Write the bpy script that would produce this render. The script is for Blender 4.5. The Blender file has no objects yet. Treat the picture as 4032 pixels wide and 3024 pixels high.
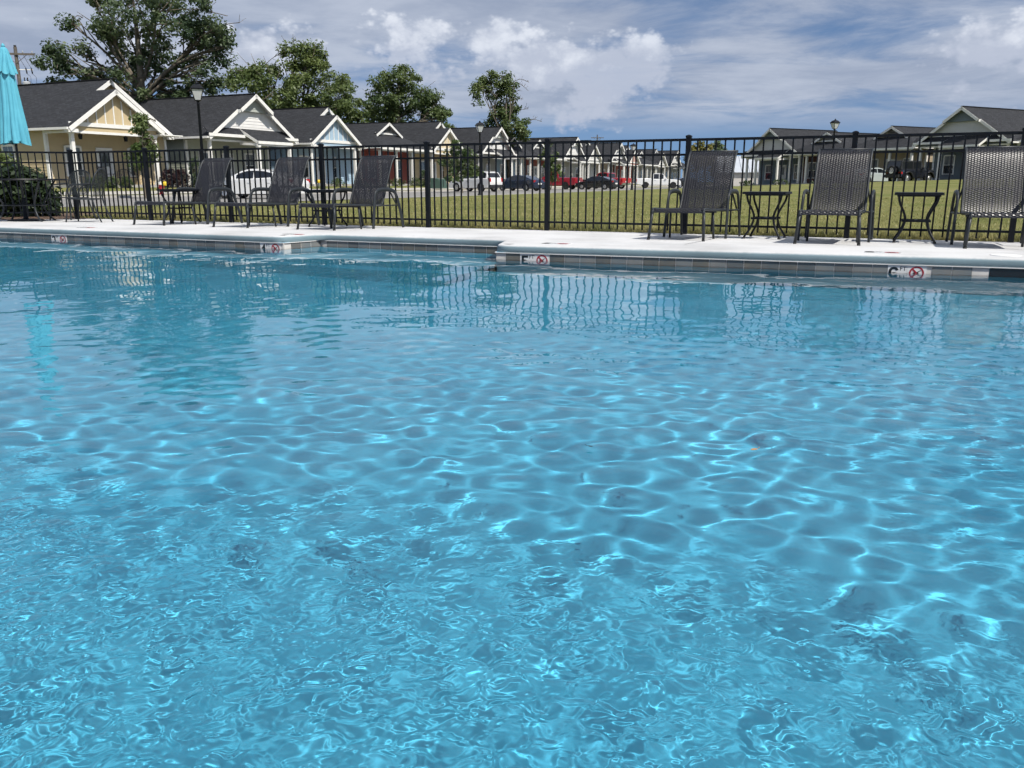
import bpy, math, random
import numpy as np
from mathutils import Vector, Matrix

# ------------------------------------------------------------------ camera, sky, sun
sc = bpy.context.scene
C = sc.collection
EYE = 0.78
PITCH = math.radians(13.545)
FPX = 3300.0
cam = bpy.data.cameras.new('camera')
cam_o = bpy.data.objects.new('camera', cam)
C.objects.link(cam_o)
cam.sensor_width = 36.0
cam.lens = FPX / 4032 * 36
cam.clip_start = 0.05
cam.clip_end = 4000
cam_o.location = (0, 0, EYE)
cam_o.rotation_euler = (math.pi / 2 - PITCH, 0, 0)
sc.camera = cam_o

SUN_EL = math.radians(51)
_s = Vector((0.68, -0.73)).normalized()
SUN_DIR = Vector((_s.x * math.cos(SUN_EL), _s.y * math.cos(SUN_EL), math.sin(SUN_EL)))

world = bpy.data.worlds.new('World')
sc.world = world
world.use_nodes = True
world.cycles.sampling_method = 'MANUAL'
world.cycles.sample_map_resolution = 512


LAYX, LAYY, CUMX, CUMY, CUM_T = 0.4, 7.2, 5.2308, 1.42545, 1.17
SKYTINT = (0.70, 0.80, 0.93, 1)


def build_sky():
    nt = world.node_tree
    N, Lk = nt.nodes, nt.links
    bg = N['Background']
    bg.inputs[1].default_value = 0.085
    sky = N.new('ShaderNodeTexSky')
    sky.sky_type = 'NISHITA'
    sky.sun_disc = False
    sky.sun_elevation = SUN_EL
    sky.sun_rotation = math.atan2(_s.x, _s.y)
    sky.air_density = 1.0
    sky.dust_density = 0.0
    sky.ozone_density = 1.6

    def math_n(op, a, b=None, clamp=False):
        n = N.new('ShaderNodeMath'); n.operation = op; n.use_clamp = clamp
        for i, v in enumerate((a, b)):
            if v is None: continue
            if isinstance(v, (int, float)): n.inputs[i].default_value = v
            else: Lk.new(v, n.inputs[i])
        return n.outputs[0]

    def smooth(v, a, b):
        n = N.new('ShaderNodeMapRange'); n.interpolation_type = 'SMOOTHSTEP'
        Lk.new(v, n.inputs[0]); n.inputs[1].default_value = a; n.inputs[2].default_value = b
        return n.outputs[0]

    def noise(vec, scale, detail=6, rough=0.55, dist=0.0):
        n = N.new('ShaderNodeTexNoise'); n.inputs['Scale'].default_value = scale
        n.inputs['Detail'].default_value = detail; n.inputs['Roughness'].default_value = rough
        n.inputs['Distortion'].default_value = dist
        Lk.new(vec, n.inputs['Vector']); return n.outputs['Fac']

    def mix(fac, a, b):
        n = N.new('ShaderNodeMix'); n.data_type = 'RGBA'
        if isinstance(fac, (int, float)): n.inputs[0].default_value = fac
        else: Lk.new(fac, n.inputs[0])
        for i, v in ((6, a), (7, b)):
            if isinstance(v, tuple): n.inputs[i].default_value = (*v, 1)
            else: Lk.new(v, n.inputs[i])
        return n.outputs[2]
    tc = N.new('ShaderNodeTexCoord')
    sep = N.new('ShaderNodeSeparateXYZ'); Lk.new(tc.outputs['Generated'], sep.inputs[0])
    x, y, z = sep.outputs
    zc = math_n('MAXIMUM', z, 0.0)
    # clear air down to the horizon: no yellow haze band
    lift = N.new('ShaderNodeCombineXYZ'); Lk.new(x, lift.inputs[0]); Lk.new(y, lift.inputs[1]); Lk.new(math_n('ADD', math_n('MULTIPLY', zc, 0.9), 0.16), lift.inputs[2])
    nrm = N.new('ShaderNodeVectorMath'); nrm.operation = 'NORMALIZE'; Lk.new(lift.outputs[0], nrm.inputs[0])
    Lk.new(nrm.outputs[0], sky.inputs['Vector'])
    den = math_n('ADD', zc, 0.06)
    px = math_n('DIVIDE', x, den); py = math_n('DIVIDE', y, den)
    cmb = N.new('ShaderNodeCombineXYZ'); Lk.new(px, cmb.inputs[0]); Lk.new(py, cmb.inputs[1])
    mp = N.new('ShaderNodeMapping'); Lk.new(cmb.outputs[0], mp.inputs[0])
    mp.inputs['Location'].default_value = (LAYX, LAYY, 0)
    big = noise(mp.outputs[0], 0.34, 3, 0.5)
    fine = noise(mp.outputs[0], 1.1, 7, 0.62, 0.4)
    cov = math_n('ADD', math_n('MULTIPLY', big, 0.60), math_n('MULTIPLY', fine, 0.40))
    low = smooth(z, 0.040, 0.088)
    layer = math_n('MULTIPLY', smooth(cov, 0.345, 0.51), low)
    mp3 = N.new('ShaderNodeMapping'); Lk.new(tc.outputs['Generated'], mp3.inputs[0]); mp3.inputs['Scale'].default_value = (5, 5, 22); mp3.inputs['Location'].default_value = (1.3, 0.4, 2.2)
    streak = noise(mp3.outputs[0], 1.2, 7, 0.6, 0.5)
    shade = smooth(math_n('ADD', math_n('MULTIPLY', fine, 0.45), math_n('MULTIPLY', streak, 0.55)), 0.36, 0.66)
    # cumulus heaps: lumpy cells in direction space
    mp2 = N.new('ShaderNodeMapping'); Lk.new(tc.outputs['Generated'], mp2.inputs[0])
    mp2.inputs['Scale'].default_value = (1, 1, 1.5)
    mp2.inputs['Location'].default_value = (CUMX, CUMY, 0.13)
    where = noise(mp2.outputs[0], 3.6, 2, 0.5)
    puff = noise(mp2.outputs[0], 13.0, 5, 0.52, 0.1)
    vor = N.new('ShaderNodeTexVoronoi'); vor.feature = 'SMOOTH_F1'; vor.inputs['Scale'].default_value = 24; vor.inputs['Smoothness'].default_value = 0.35
    try: vor.inputs['Detail'].default_value = 3.0; vor.inputs['Roughness'].default_value = 0.55; vor.inputs['Lacunarity'].default_value = 2.2
    except Exception: pass
    Lk.new(mp2.outputs[0], vor.inputs['Vector'])
    lump = math_n('SUBTRACT', 1.0, vor.outputs['Distance'])
    band = math_n('MULTIPLY', smooth(z, 0.075, 0.125), math_n('SUBTRACT', 1.0, smooth(z, 0.13, 0.205)))
    cum_f = math_n('ADD', math_n('ADD', math_n('ADD', math_n('MULTIPLY', where, 1.25), math_n('MULTIPLY', puff, 0.60)), math_n('MULTIPLY', band, 0.34)), math_n('MULTIPLY', lump, 0.30))
    cum = smooth(cum_f, CUM_T, CUM_T + 0.16)
    tex = noise(mp2.outputs[0], 30.0, 7, 0.6, 0.3)
    glow = smooth(math_n('ADD', math_n('ADD', math_n('MULTIPLY', smooth(z, 0.085, 0.175), 0.42), math_n('MULTIPLY', tex, 0.75)), math_n('MULTIPLY', lump, 0.30)), 0.52, 0.98)
    tint = N.new('ShaderNodeMix'); tint.data_type = 'RGBA'; tint.blend_type = 'MULTIPLY'; tint.inputs[0].default_value = 1.0
    Lk.new(sky.outputs[0], tint.inputs[6]); tint.inputs[7].default_value = SKYTINT
    sky_c = tint.outputs[2]
    lay_c = mix(shade, (3.3, 3.85, 5.05), (5.2, 5.7, 6.75))
    cum_c = mix(glow, (5.0, 5.5, 6.7), (8.2, 8.6, 9.4))
    c1 = mix(math_n('MULTIPLY', layer, 0.88), sky_c, lay_c)
    c2 = mix(math_n('MULTIPLY', cum, 0.82), c1, cum_c)
    Lk.new(c2, bg.inputs[0])


build_sky()
sun = bpy.data.lights.new('sun', 'SUN')
sun_o = bpy.data.objects.new('sun', sun)
C.objects.link(sun_o)
sun.energy = 4.3
sun.angle = math.radians(0.35)
sun.color = (1.0, 0.95, 0.87)
sun_o.rotation_euler = SUN_DIR.to_track_quat('Z', 'Y').to_euler()
sun.cycles.is_caustics_light = True
sc.view_settings.view_transform = 'Standard'
sc.view_settings.look = 'None'
sc.view_settings.exposure = 0.28
sc.view_settings.gamma = 1.0
sc.view_settings.use_curve_mapping = False
sc.cycles.use_denoising = True
sc.cycles.max_bounces = 6
sc.cycles.diffuse_bounces = 1
sc.cycles.glossy_bounces = 3
sc.cycles.transmission_bounces = 5
sc.cycles.transparent_max_bounces = 6
sc.cycles.use_adaptive_sampling = True
sc.cycles.adaptive_threshold = 0.05
sc.cycles.adaptive_min_samples = 16

# ------------------------------------------------------------------ helpers
TH = math.radians(25)
CT, ST = math.cos(TH), math.sin(TH)
RND = random.Random(11)


def XY(a, b):
    return (a * CT + b * ST, -a * ST + b * CT)


def AB(x, y):
    return (x * CT - y * ST, x * ST + y * CT)


KX = FPX / math.cos(PITCH)


def proj(P):
    X, Y, Z = P[0], P[1], P[2] - EYE
    zc = Y * math.cos(PITCH) - Z * math.sin(PITCH)
    yc = Y * math.sin(PITCH) + Z * math.cos(PITCH)
    return (2016 + FPX * X / zc, 1512 - FPX * yc / zc)


def a_for(x, b, z):
    """a so that the point (a, b, z) shows at photo column x."""
    lo, hi = -60.0, 30.0
    for _ in range(50):
        m = (lo + hi) / 2
        X, Y = XY(m, b)
        if Y < 0.5 or proj((X, Y, z))[0] > x: hi = m
        else: lo = m
    return (lo + hi) / 2


def at_Y(x, y, Y):
    u = (x - 2016) / FPX; v = (1512 - y) / FPX
    d = (u, math.cos(PITCH) + v * math.sin(PITCH), -math.sin(PITCH) + v * math.cos(PITCH))
    t = Y / d[1]
    return Vector((d[0] * t, Y, EYE + d[2] * t))


def on_a(x, a):
    """distance b along the line a=const seen at photo column x (points near eye level)."""
    k = (x - 2016) / KX
    return a * (CT + k * ST) / (k * CT - ST)


def smooths(v, a, b):
    t = min(1.0, max(0.0, (v - a) / (b - a)))
    return t * t * (3 - 2 * t)


def G(X, Y):
    """ground height"""
    a, b = AB(X, Y)
    lawn = -0.03 + 0.10 * (1 - smooths(b, 11.5, 27))
    if a > -24.5:
        r = min(1.5, (a + 24.5) / 24.5) ** 0.8
        lawn += 0.92 * r * smooths(b, 14, 80)
    if b < 11.55 and a > -30:
        lawn = min(lawn, 0.03)
    z = lawn
    if a < -24.0:
        z = -0.07
    if a < -38.4:
        z = 0.07 + 0.40 * smooths(-38.4 - a, 0.3, 4.2)
    return z


MATS = {}


def mat(name, col, rough=0.6, col2=None, scale=6.0, bump=0.0, bscale=None, metal=0.0, spec=0.5, detail=5, coat=0.0):
    if name in MATS: return MATS[name]
    m = bpy.data.materials.new(name); m.use_nodes = True
    nt = m.node_tree; b = nt.nodes['Principled BSDF']
    b.inputs['Roughness'].default_value = rough
    b.inputs['Metallic'].default_value = metal
    b.inputs['Specular IOR Level'].default_value = spec
    b.inputs['Coat Weight'].default_value = coat
    b.inputs['Base Color'].default_value = (*col, 1)
    tc = nt.nodes.new('ShaderNodeTexCoord')
    if col2 is None: col2 = tuple(c * 0.86 for c in col)
    n = nt.nodes.new('ShaderNodeTexNoise'); n.inputs['Scale'].default_value = scale; n.inputs['Detail'].default_value = detail
    nt.links.new(tc.outputs['Object'], n.inputs['Vector'])
    r = nt.nodes.new('ShaderNodeValToRGB')
    r.color_ramp.elements[0].position = 0.32; r.color_ramp.elements[0].color = (*col2, 1)
    r.color_ramp.elements[1].position = 0.68; r.color_ramp.elements[1].color = (*col, 1)
    nt.links.new(n.outputs['Fac'], r.inputs[0]); nt.links.new(r.outputs[0], b.inputs['Base Color'])
    if bump > 0:
        n2 = nt.nodes.new('ShaderNodeTexNoise'); n2.inputs['Scale'].default_value = bscale or scale * 4; n2.inputs['Detail'].default_value = 6
        nt.links.new(tc.outputs['Object'], n2.inputs['Vector'])
        bp = nt.nodes.new('ShaderNodeBump'); bp.inputs['Strength'].default_value = 1.0; bp.inputs['Distance'].default_value = bump
        nt.links.new(n2.outputs['Fac'], bp.inputs['Height']); nt.links.new(bp.outputs[0], b.inputs['Normal'])
    MATS[name] = m
    return m


class MB:
    def __init__(self):
        self.v = []; self.f = []; self.uv = []

    def add(self, vs, fs, uv=None):
        o = len(self.v); self.v += [tuple(p) for p in vs]
        for i, f in enumerate(fs):
            self.f.append(tuple(k + o for k in f))
            self.uv.append(uv[i] if uv else None)
        return self

    def box(self, x0, x1, y0, y1, z0, z1):
        return self.add([(x0, y0, z0), (x1, y0, z0), (x1, y1, z0), (x0, y1, z0), (x0, y0, z1), (x1, y0, z1), (x1, y1, z1), (x0, y1, z1)],
                        [(0, 3, 2, 1), (4, 5, 6, 7), (0, 1, 5, 4), (1, 2, 6, 5), (2, 3, 7, 6), (3, 0, 4, 7)])

    def hexa(self, b, t):
        """bottom four points and top four points, both anticlockwise from above"""
        return self.add(list(b) + list(t), [(0, 3, 2, 1), (4, 5, 6, 7), (0, 1, 5, 4), (1, 2, 6, 5), (2, 3, 7, 6), (3, 0, 4, 7)])

    def obox(self, c, u, v, w, a, b, d):
        """oriented box: centre, three unit axes, half sizes"""
        c, u, v, w = Vector(c), Vector(u) * a, Vector(v) * b, Vector(w) * d
        P = [c - u - v - w, c + u - v - w, c + u + v - w, c - u + v - w]
        Q = [p + 2 * w for p in P]
        return self.hexa(P, Q)

    def prism(self, poly, vec):
        n = len(poly); vec = Vector(vec)
        vs = [Vector(p) for p in poly] + [Vector(p) + vec for p in poly]
        fs = [tuple(reversed(range(n))), tuple(range(n, 2 * n))] + [(i, (i + 1) % n, n + (i + 1) % n, n + i) for i in range(n)]
        return self.add(vs, fs)

    def tube(self, pts, r, seg=8, ry=None, caps=True):
        """tube through points; r number or list; ry flattens the section"""
        pts = [Vector(p) for p in pts]; n = len(pts)
        rs = r if isinstance(r, (list, tuple)) else [r] * n
        vs = []; up = None
        for i, p in enumerate(pts):
            t = (pts[min(i + 1, n - 1)] - pts[max(i - 1, 0)]).normalized()
            if up is None:
                up = Vector((1, 0, 0)) if abs(t.x) < 0.8 else Vector((0, 1, 0))
            s = t.cross(up)
            if s.length < 1e-5: s = t.orthogonal()
            s.normalize(); up = s.cross(t).normalized()
            for k in range(seg):
                an = 2 * math.pi * k / seg
                vs.append(p + up * (math.cos(an) * rs[i] * (ry if ry else 1)) + s * (math.sin(an) * rs[i]))
        fs = [(i * seg + k, i * seg + (k + 1) % seg, (i + 1) * seg + (k + 1) % seg, (i + 1) * seg + k) for i in range(n - 1) for k in range(seg)]
        if caps:
            fs.append(tuple(reversed(range(seg)))); fs.append(tuple(range((n - 1) * seg, n * seg)))
        return self.add(vs, fs)

    def lathe(self, prof, seg=20, c=(0, 0, 0), axis='z', caps=True):
        vs = []; n = len(prof)
        for r, h in prof:
            for k in range(seg):
                an = 2 * math.pi * k / seg; p = (r * math.cos(an), r * math.sin(an), h)
                if axis == 'y': p = (p[0], p[2], p[1])
                elif axis == 'x': p = (p[2], p[0], p[1])
                vs.append((p[0] + c[0], p[1] + c[1], p[2] + c[2]))
        fs = [(i * seg + k, i * seg + (k + 1) % seg, (i + 1) * seg + (k + 1) % seg, (i + 1) * seg + k) for i in range(n - 1) for k in range(seg)]
        if caps:
            fs.append(tuple(reversed(range(seg)))); fs.append(tuple(range((n - 1) * seg, n * seg)))
        return self.add(vs, fs)

    def mesh(self, name, m, smooth=False):
        me = bpy.data.meshes.new(name); me.from_pydata(self.v, [], self.f)
        if any(u for u in self.uv):
            ul = me.uv_layers.new(name='UVMap'); k = 0
            for fi, f in enumerate(self.f):
                for j in range(len(f)):
                    if self.uv[fi]: ul.data[k].uv = self.uv[fi][j]
                    k += 1
        if m is not None: me.materials.append(m)
        if smooth:
            me.polygons.foreach_set('use_smooth', [True] * len(me.polygons))
            if smooth == 'auto':
                try: me.set_sharp_from_angle(angle=math.radians(40))
                except Exception: pass
        me.update()
        return me

    def build(self, name, m, parent=None, smooth=False):
        return link(name, self.mesh(name, m, smooth), parent)


def link(name, me, parent=None):
    o = bpy.data.objects.new(name, me); C.objects.link(o)
    if parent is not None: o.parent = parent
    return o


def tag(o, label=None, cat=None, group=None, kind=None):
    if label: o['label'] = label
    if cat: o['category'] = cat
    if group: o['group'] = group
    if kind: o['kind'] = kind
    return o


def thing(name, label, cat, loc=(0, 0, 0), rz=0.0, group=None):
    o = bpy.data.objects.new(name, None); C.objects.link(o)
    o.empty_display_size = 0.2
    o.location = loc; o.rotation_euler = (0, 0, rz)
    return tag(o, label, cat, group)


def copy_tree(o, parent=None):
    c = o.copy(); C.objects.link(c); c.parent = parent
    for ch in list(o.children): copy_tree(ch, c)
    return c


ROT_AB = -TH            # local x -> along the pool edge, local y -> away over the fence
ROT_ROW = math.pi / 2 - TH   # local x -> along the left street

# ------------------------------------------------------------------ materials
M = {}


def deck_mat():
    """sprayed concrete: pale top, blue-grey coated face towards the water, stains"""
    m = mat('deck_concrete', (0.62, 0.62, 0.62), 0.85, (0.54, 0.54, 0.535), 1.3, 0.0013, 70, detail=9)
    nt = m.node_tree; b = nt.nodes['Principled BSDF']; base = b.inputs['Base Color'].links[0].from_socket
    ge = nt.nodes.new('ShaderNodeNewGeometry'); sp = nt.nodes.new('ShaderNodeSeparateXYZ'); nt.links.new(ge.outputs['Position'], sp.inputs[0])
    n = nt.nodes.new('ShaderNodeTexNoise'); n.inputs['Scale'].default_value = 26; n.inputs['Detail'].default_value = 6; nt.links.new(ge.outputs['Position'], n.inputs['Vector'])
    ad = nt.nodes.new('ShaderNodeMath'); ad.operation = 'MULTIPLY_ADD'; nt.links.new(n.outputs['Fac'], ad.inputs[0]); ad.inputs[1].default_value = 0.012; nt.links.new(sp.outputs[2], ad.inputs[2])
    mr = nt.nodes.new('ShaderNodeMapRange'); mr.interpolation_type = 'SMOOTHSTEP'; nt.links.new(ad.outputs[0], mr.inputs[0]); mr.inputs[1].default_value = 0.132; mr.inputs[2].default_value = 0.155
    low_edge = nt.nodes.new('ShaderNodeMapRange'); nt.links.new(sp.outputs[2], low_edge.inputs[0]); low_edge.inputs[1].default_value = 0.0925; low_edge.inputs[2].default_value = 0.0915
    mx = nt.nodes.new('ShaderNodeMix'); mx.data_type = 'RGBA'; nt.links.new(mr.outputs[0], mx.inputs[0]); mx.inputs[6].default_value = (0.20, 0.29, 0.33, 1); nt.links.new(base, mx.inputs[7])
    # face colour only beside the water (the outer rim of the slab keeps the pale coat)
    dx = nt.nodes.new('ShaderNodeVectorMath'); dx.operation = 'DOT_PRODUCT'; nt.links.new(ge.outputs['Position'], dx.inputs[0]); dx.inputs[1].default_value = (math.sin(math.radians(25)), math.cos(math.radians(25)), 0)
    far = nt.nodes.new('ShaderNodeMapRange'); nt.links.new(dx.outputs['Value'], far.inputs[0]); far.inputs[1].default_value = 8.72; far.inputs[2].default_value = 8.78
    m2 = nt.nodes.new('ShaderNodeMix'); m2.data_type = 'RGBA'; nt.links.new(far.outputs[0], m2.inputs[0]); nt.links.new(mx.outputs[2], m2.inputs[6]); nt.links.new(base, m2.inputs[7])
    # damp and dirty patches
    n3 = nt.nodes.new('ShaderNodeTexNoise'); n3.inputs['Scale'].default_value = 0.9; n3.inputs['Detail'].default_value = 8; n3.inputs['Roughness'].default_value = 0.65; nt.links.new(ge.outputs['Position'], n3.inputs['Vector'])
    r3 = nt.nodes.new('ShaderNodeValToRGB'); r3.color_ramp.elements[0].position = 0.34; r3.color_ramp.elements[0].color = (0.80, 0.80, 0.80, 1); r3.color_ramp.elements[1].position = 0.52; r3.color_ramp.elements[1].color = (1, 1, 1, 1)
    nt.links.new(n3.outputs['Fac'], r3.inputs[0])
    m3 = nt.nodes.new('ShaderNodeMix'); m3.data_type = 'RGBA'; m3.blend_type = 'MULTIPLY'; m3.inputs[0].default_value = 1; nt.links.new(m2.outputs[2], m3.inputs[6]); nt.links.new(r3.outputs[0], m3.inputs[7])
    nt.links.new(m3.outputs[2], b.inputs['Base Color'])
    return m


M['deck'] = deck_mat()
M['white_paint'] = mat('white_paint', (0.80, 0.79, 0.75), 0.5, (0.74, 0.73, 0.69), 3)
M['white_strip'] = mat('white_caulk', (0.82, 0.82, 0.80), 0.5)
M['tile'] = mat('slate_tile', (0.17, 0.195, 0.205), 0.28, (0.24, 0.235, 0.22), 5, 0.0006, 60, detail=8)
M['tile_b'] = mat('slate_tile_brown', (0.19, 0.17, 0.135), 0.3, (0.11, 0.12, 0.12), 6, 0.0006, 60, detail=8)
M['tile_c'] = mat('slate_tile_dark', (0.11, 0.125, 0.13), 0.25, (0.17, 0.165, 0.155), 6, 0.0006, 60, detail=8)
for k_ in ('tile', 'tile_b', 'tile_c'):      # vary over the wall, not per tile
    nt_ = M[k_].node_tree; ge_ = nt_.nodes.new('ShaderNodeNewGeometry')
    for n_ in nt_.nodes:
        if n_.type == 'TEX_NOISE': nt_.links.new(ge_.outputs['Position'], n_.inputs['Vector'])
M['grout'] = mat('grout', (0.72, 0.70, 0.66), 0.8)
M['marker'] = mat('marker_tile', (0.80, 0.80, 0.79), 0.2, (0.77, 0.77, 0.76))
M['ink'] = mat('black_ink', (0.012, 0.012, 0.014), 0.35)
M['red_ink'] = mat('red_ink', (0.42, 0.02, 0.035), 0.35)
M['black_metal'] = mat('black_metal', (0.006, 0.008, 0.012), 0.45, (0.004, 0.005, 0.008), 5, spec=0.22)
M['grey_metal'] = mat('charcoal_metal', (0.026, 0.031, 0.036), 0.42, (0.018, 0.022, 0.026), 7, 0.0004, 90, spec=0.35)
M['weave'] = mat('woven_vinyl', (0.014, 0.014, 0.019), 0.36, (0.008, 0.008, 0.012), 30, spec=0.62)
M['foot'] = mat('rubber_foot', (0.015, 0.015, 0.015), 0.7)
M['canopy'] = mat('turquoise_canvas', (0.11, 0.44, 0.56), 0.8, (0.085, 0.37, 0.49), 5, 0.002, 12)
M['glass'] = mat('window_glass', (0.018, 0.024, 0.03), 0.04, (0.012, 0.016, 0.02), 1.2, spec=0.8)
M['blind'] = mat('window_blind', (0.20, 0.22, 0.23), 0.08, (0.13, 0.15, 0.16), 1.5, spec=0.8)
M['car_glass'] = mat('car_glass', (0.012, 0.015, 0.018), 0.03, (0.010, 0.012, 0.015), 1, spec=0.9)
M['tyre'] = mat('tyre_rubber', (0.018, 0.018, 0.018), 0.8)
M['rim'] = mat('alloy_rim', (0.62, 0.62, 0.64), 0.25, metal=0.9)
M['dark_rim'] = mat('dark_rim', (0.03, 0.03, 0.03), 0.4)
M['chrome'] = mat('chrome', (0.75, 0.75, 0.76), 0.12, metal=1.0)
M['plastic'] = mat('dark_plastic', (0.02, 0.02, 0.022), 0.55)
M['tail'] = mat('tail_light', (0.45, 0.015, 0.015), 0.12)
M['lamp_glass'] = mat('lamp_glass', (0.55, 0.57, 0.58), 0.15, (0.45, 0.47, 0.5), 6)
M['wood_pole'] = mat('weathered_pole', (0.15, 0.13, 0.11), 0.9, (0.09, 0.078, 0.065), 7)
M['kerb'] = mat('kerb_concrete', (0.46, 0.44, 0.40), 0.9, (0.38, 0.36, 0.33), 1.3)
M['asphalt'] = mat('pale_asphalt', (0.26, 0.25, 0.235), 0.92, (0.20, 0.195, 0.185), 0.35, 0.004, 30)
M['bark'] = mat('bark', (0.20, 0.17, 0.13), 0.95, (0.07, 0.06, 0.045), 2.4, 0.03, 6)
M['mulch'] = mat('mulch', (0.16, 0.10, 0.065), 0.95, (0.08, 0.05, 0.035), 9, 0.02, 30)
M['porch_floor'] = mat('porch_floor', (0.42, 0.40, 0.37), 0.85)
M['galv'] = mat('galvanised_steel', (0.42, 0.44, 0.46), 0.4, (0.34, 0.36, 0.38), 4)


def leaf_mat(name, c1, c2, scale=0.5):
    m = bpy.data.materials.new(name); m.use_nodes = True
    nt = m.node_tree; nt.nodes.clear()
    out = nt.nodes.new('ShaderNodeOutputMaterial')
    d = nt.nodes.new('ShaderNodeBsdfPrincipled'); d.inputs['Roughness'].default_value = 0.5
    t = nt.nodes.new('ShaderNodeBsdfTranslucent')
    mx = nt.nodes.new('ShaderNodeMixShader'); mx.inputs[0].default_value = 0.38
    tc = nt.nodes.new('ShaderNodeTexCoord')
    n = nt.nodes.new('ShaderNodeTexNoise'); n.inputs['Scale'].default_value = scale; n.inputs['Detail'].default_value = 4
    r = nt.nodes.new('ShaderNodeValToRGB')
    r.color_ramp.elements[0].position = 0.35; r.color_ramp.elements[0].color = (*c1, 1)
    r.color_ramp.elements[1].position = 0.65; r.color_ramp.elements[1].color = (*c2, 1)
    nt.links.new(tc.outputs['Object'], n.inputs['Vector']); nt.links.new(n.outputs['Fac'], r.inputs[0])
    nt.links.new(r.outputs[0], d.inputs['Base Color']); nt.links.new(r.outputs[0], t.inputs['Color'])
    nt.links.new(d.outputs[0], mx.inputs[1]); nt.links.new(t.outputs[0], mx.inputs[2]); nt.links.new(mx.outputs[0], out.inputs[0])
    return m


M['leaf_dark'] = leaf_mat('leaf_dark', (0.050, 0.088, 0.042), (0.135, 0.18, 0.078))
M['leaf_deep'] = leaf_mat('leaf_deep', (0.016, 0.034, 0.014), (0.045, 0.072, 0.026))
M['leaf_mid'] = leaf_mat('leaf_mid', (0.062, 0.108, 0.038), (0.15, 0.195, 0.066))
M['leaf_light'] = leaf_mat('leaf_light', (0.080, 0.125, 0.035), (0.17, 0.215, 0.07))
M['leaf_yellow'] = leaf_mat('leaf_yellow', (0.10, 0.11, 0.02), (0.20, 0.18, 0.04))
M['leaf_red'] = leaf_mat('leaf_purple', (0.03, 0.014, 0.016), (0.055, 0.022, 0.026), 3)
M['grass_blade'] = leaf_mat('grass_blade', (0.24, 0.25, 0.085), (0.45, 0.40, 0.165), 1.2)


def lawn_mat():
    m = bpy.data.materials.new('lawn'); m.use_nodes = True
    nt = m.node_tree; b = nt.nodes['Principled BSDF']; b.inputs['Roughness'].default_value = 0.95
    b.inputs['Specular IOR Level'].default_value = 0.1
    tc = nt.nodes.new('ShaderNodeTexCoord')

    def ns(s, d=5):
        n = nt.nodes.new('ShaderNodeTexNoise'); n.inputs['Scale'].default_value = s; n.inputs['Detail'].default_value = d
        n.inputs['Roughness'].default_value = 0.7
        nt.links.new(tc.outputs['Object'], n.inputs['Vector']); return n.outputs['Fac']
    r1 = nt.nodes.new('ShaderNodeValToRGB'); e = r1.color_ramp.elements
    e[0].position = 0.30; e[0].color = (0.18, 0.175, 0.066, 1); e[1].position = 0.70; e[1].color = (0.315, 0.28, 0.125, 1)
    nt.links.new(ns(7.0, 8), r1.inputs[0])
    r2 = nt.nodes.new('ShaderNodeValToRGB'); e = r2.color_ramp.elements
    e[0].position = 0.38; e[0].color = (0.55, 0.69, 0.48, 1); e[1].position = 0.7; e[1].color = (1, 1, 1, 1)
    nt.links.new(ns(0.32, 7), r2.inputs[0])
    mx = nt.nodes.new('ShaderNodeMix'); mx.data_type = 'RGBA'; mx.blend_type = 'MULTIPLY'; mx.inputs[0].default_value = 1
    nt.links.new(r1.outputs[0], mx.inputs[6]); nt.links.new(r2.outputs[0], mx.inputs[7]); nt.links.new(mx.outputs[2], b.inputs['Base Color'])
    bp = nt.nodes.new('ShaderNodeBump'); bp.inputs['Distance'].default_value = 0.05
    nt.links.new(ns(16, 6), bp.inputs['Height']); nt.links.new(bp.outputs[0], b.inputs['Normal'])
    return m


M['lawn'] = lawn_mat()


def shingle_mat():
    m = bpy.data.materials.new('asphalt_shingle'); m.use_nodes = True
    nt = m.node_tree; b = nt.nodes['Principled BSDF']; b.inputs['Roughness'].default_value = 0.9
    tc = nt.nodes.new('ShaderNodeTexCoord')
    br = nt.nodes.new('ShaderNodeTexBrick'); br.inputs['Scale'].default_value = 1.0
    br.inputs['Brick Width'].default_value = 0.33; br.inputs['Row Height'].default_value = 0.145
    br.inputs['Mortar Size'].default_value = 0.011; br.inputs['Bias'].default_value = -0.1
    br.inputs['Color1'].default_value = (0.017, 0.0185, 0.022, 1); br.inputs['Color2'].default_value = (0.036, 0.038, 0.044, 1)
    br.inputs['Mortar'].default_value = (0.008, 0.0085, 0.01, 1)
    n = nt.nodes.new('ShaderNodeTexNoise'); n.inputs['Scale'].default_value = 5; n.inputs['Detail'].default_value = 6
    nt.links.new(tc.outputs['UV'], br.inputs['Vector']); nt.links.new(tc.outputs['Object'], n.inputs['Vector'])
    r = nt.nodes.new('ShaderNodeValToRGB'); r.color_ramp.elements[0].color = (0.62, 0.62, 0.64, 1); r.color_ramp.elements[1].color = (1.25, 1.25, 1.25, 1)
    nt.links.new(n.outputs['Fac'], r.inputs[0])
    mx = nt.nodes.new('ShaderNodeMix'); mx.data_type = 'RGBA'; mx.blend_type = 'MULTIPLY'; mx.inputs[0].default_value = 1
    nt.links.new(br.outputs['Color'], mx.inputs[6]); nt.links.new(r.outputs[0], mx.inputs[7]); nt.links.new(mx.outputs[2], b.inputs['Base Color'])
    bp = nt.nodes.new('ShaderNodeBump'); bp.inputs['Distance'].default_value = 0.02
    nt.links.new(br.outputs['Fac'], bp.inputs['Height']); bp.invert = True; nt.links.new(bp.outputs[0], b.inputs['Normal'])
    return m


M['shingle'] = shingle_mat()


def plaster_mat():
    m = mat('pool_plaster', (0.055, 0.405, 0.61), 0.75, (0.042, 0.35, 0.545), 2.2)
    return m


M['plaster'] = plaster_mat()

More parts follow.
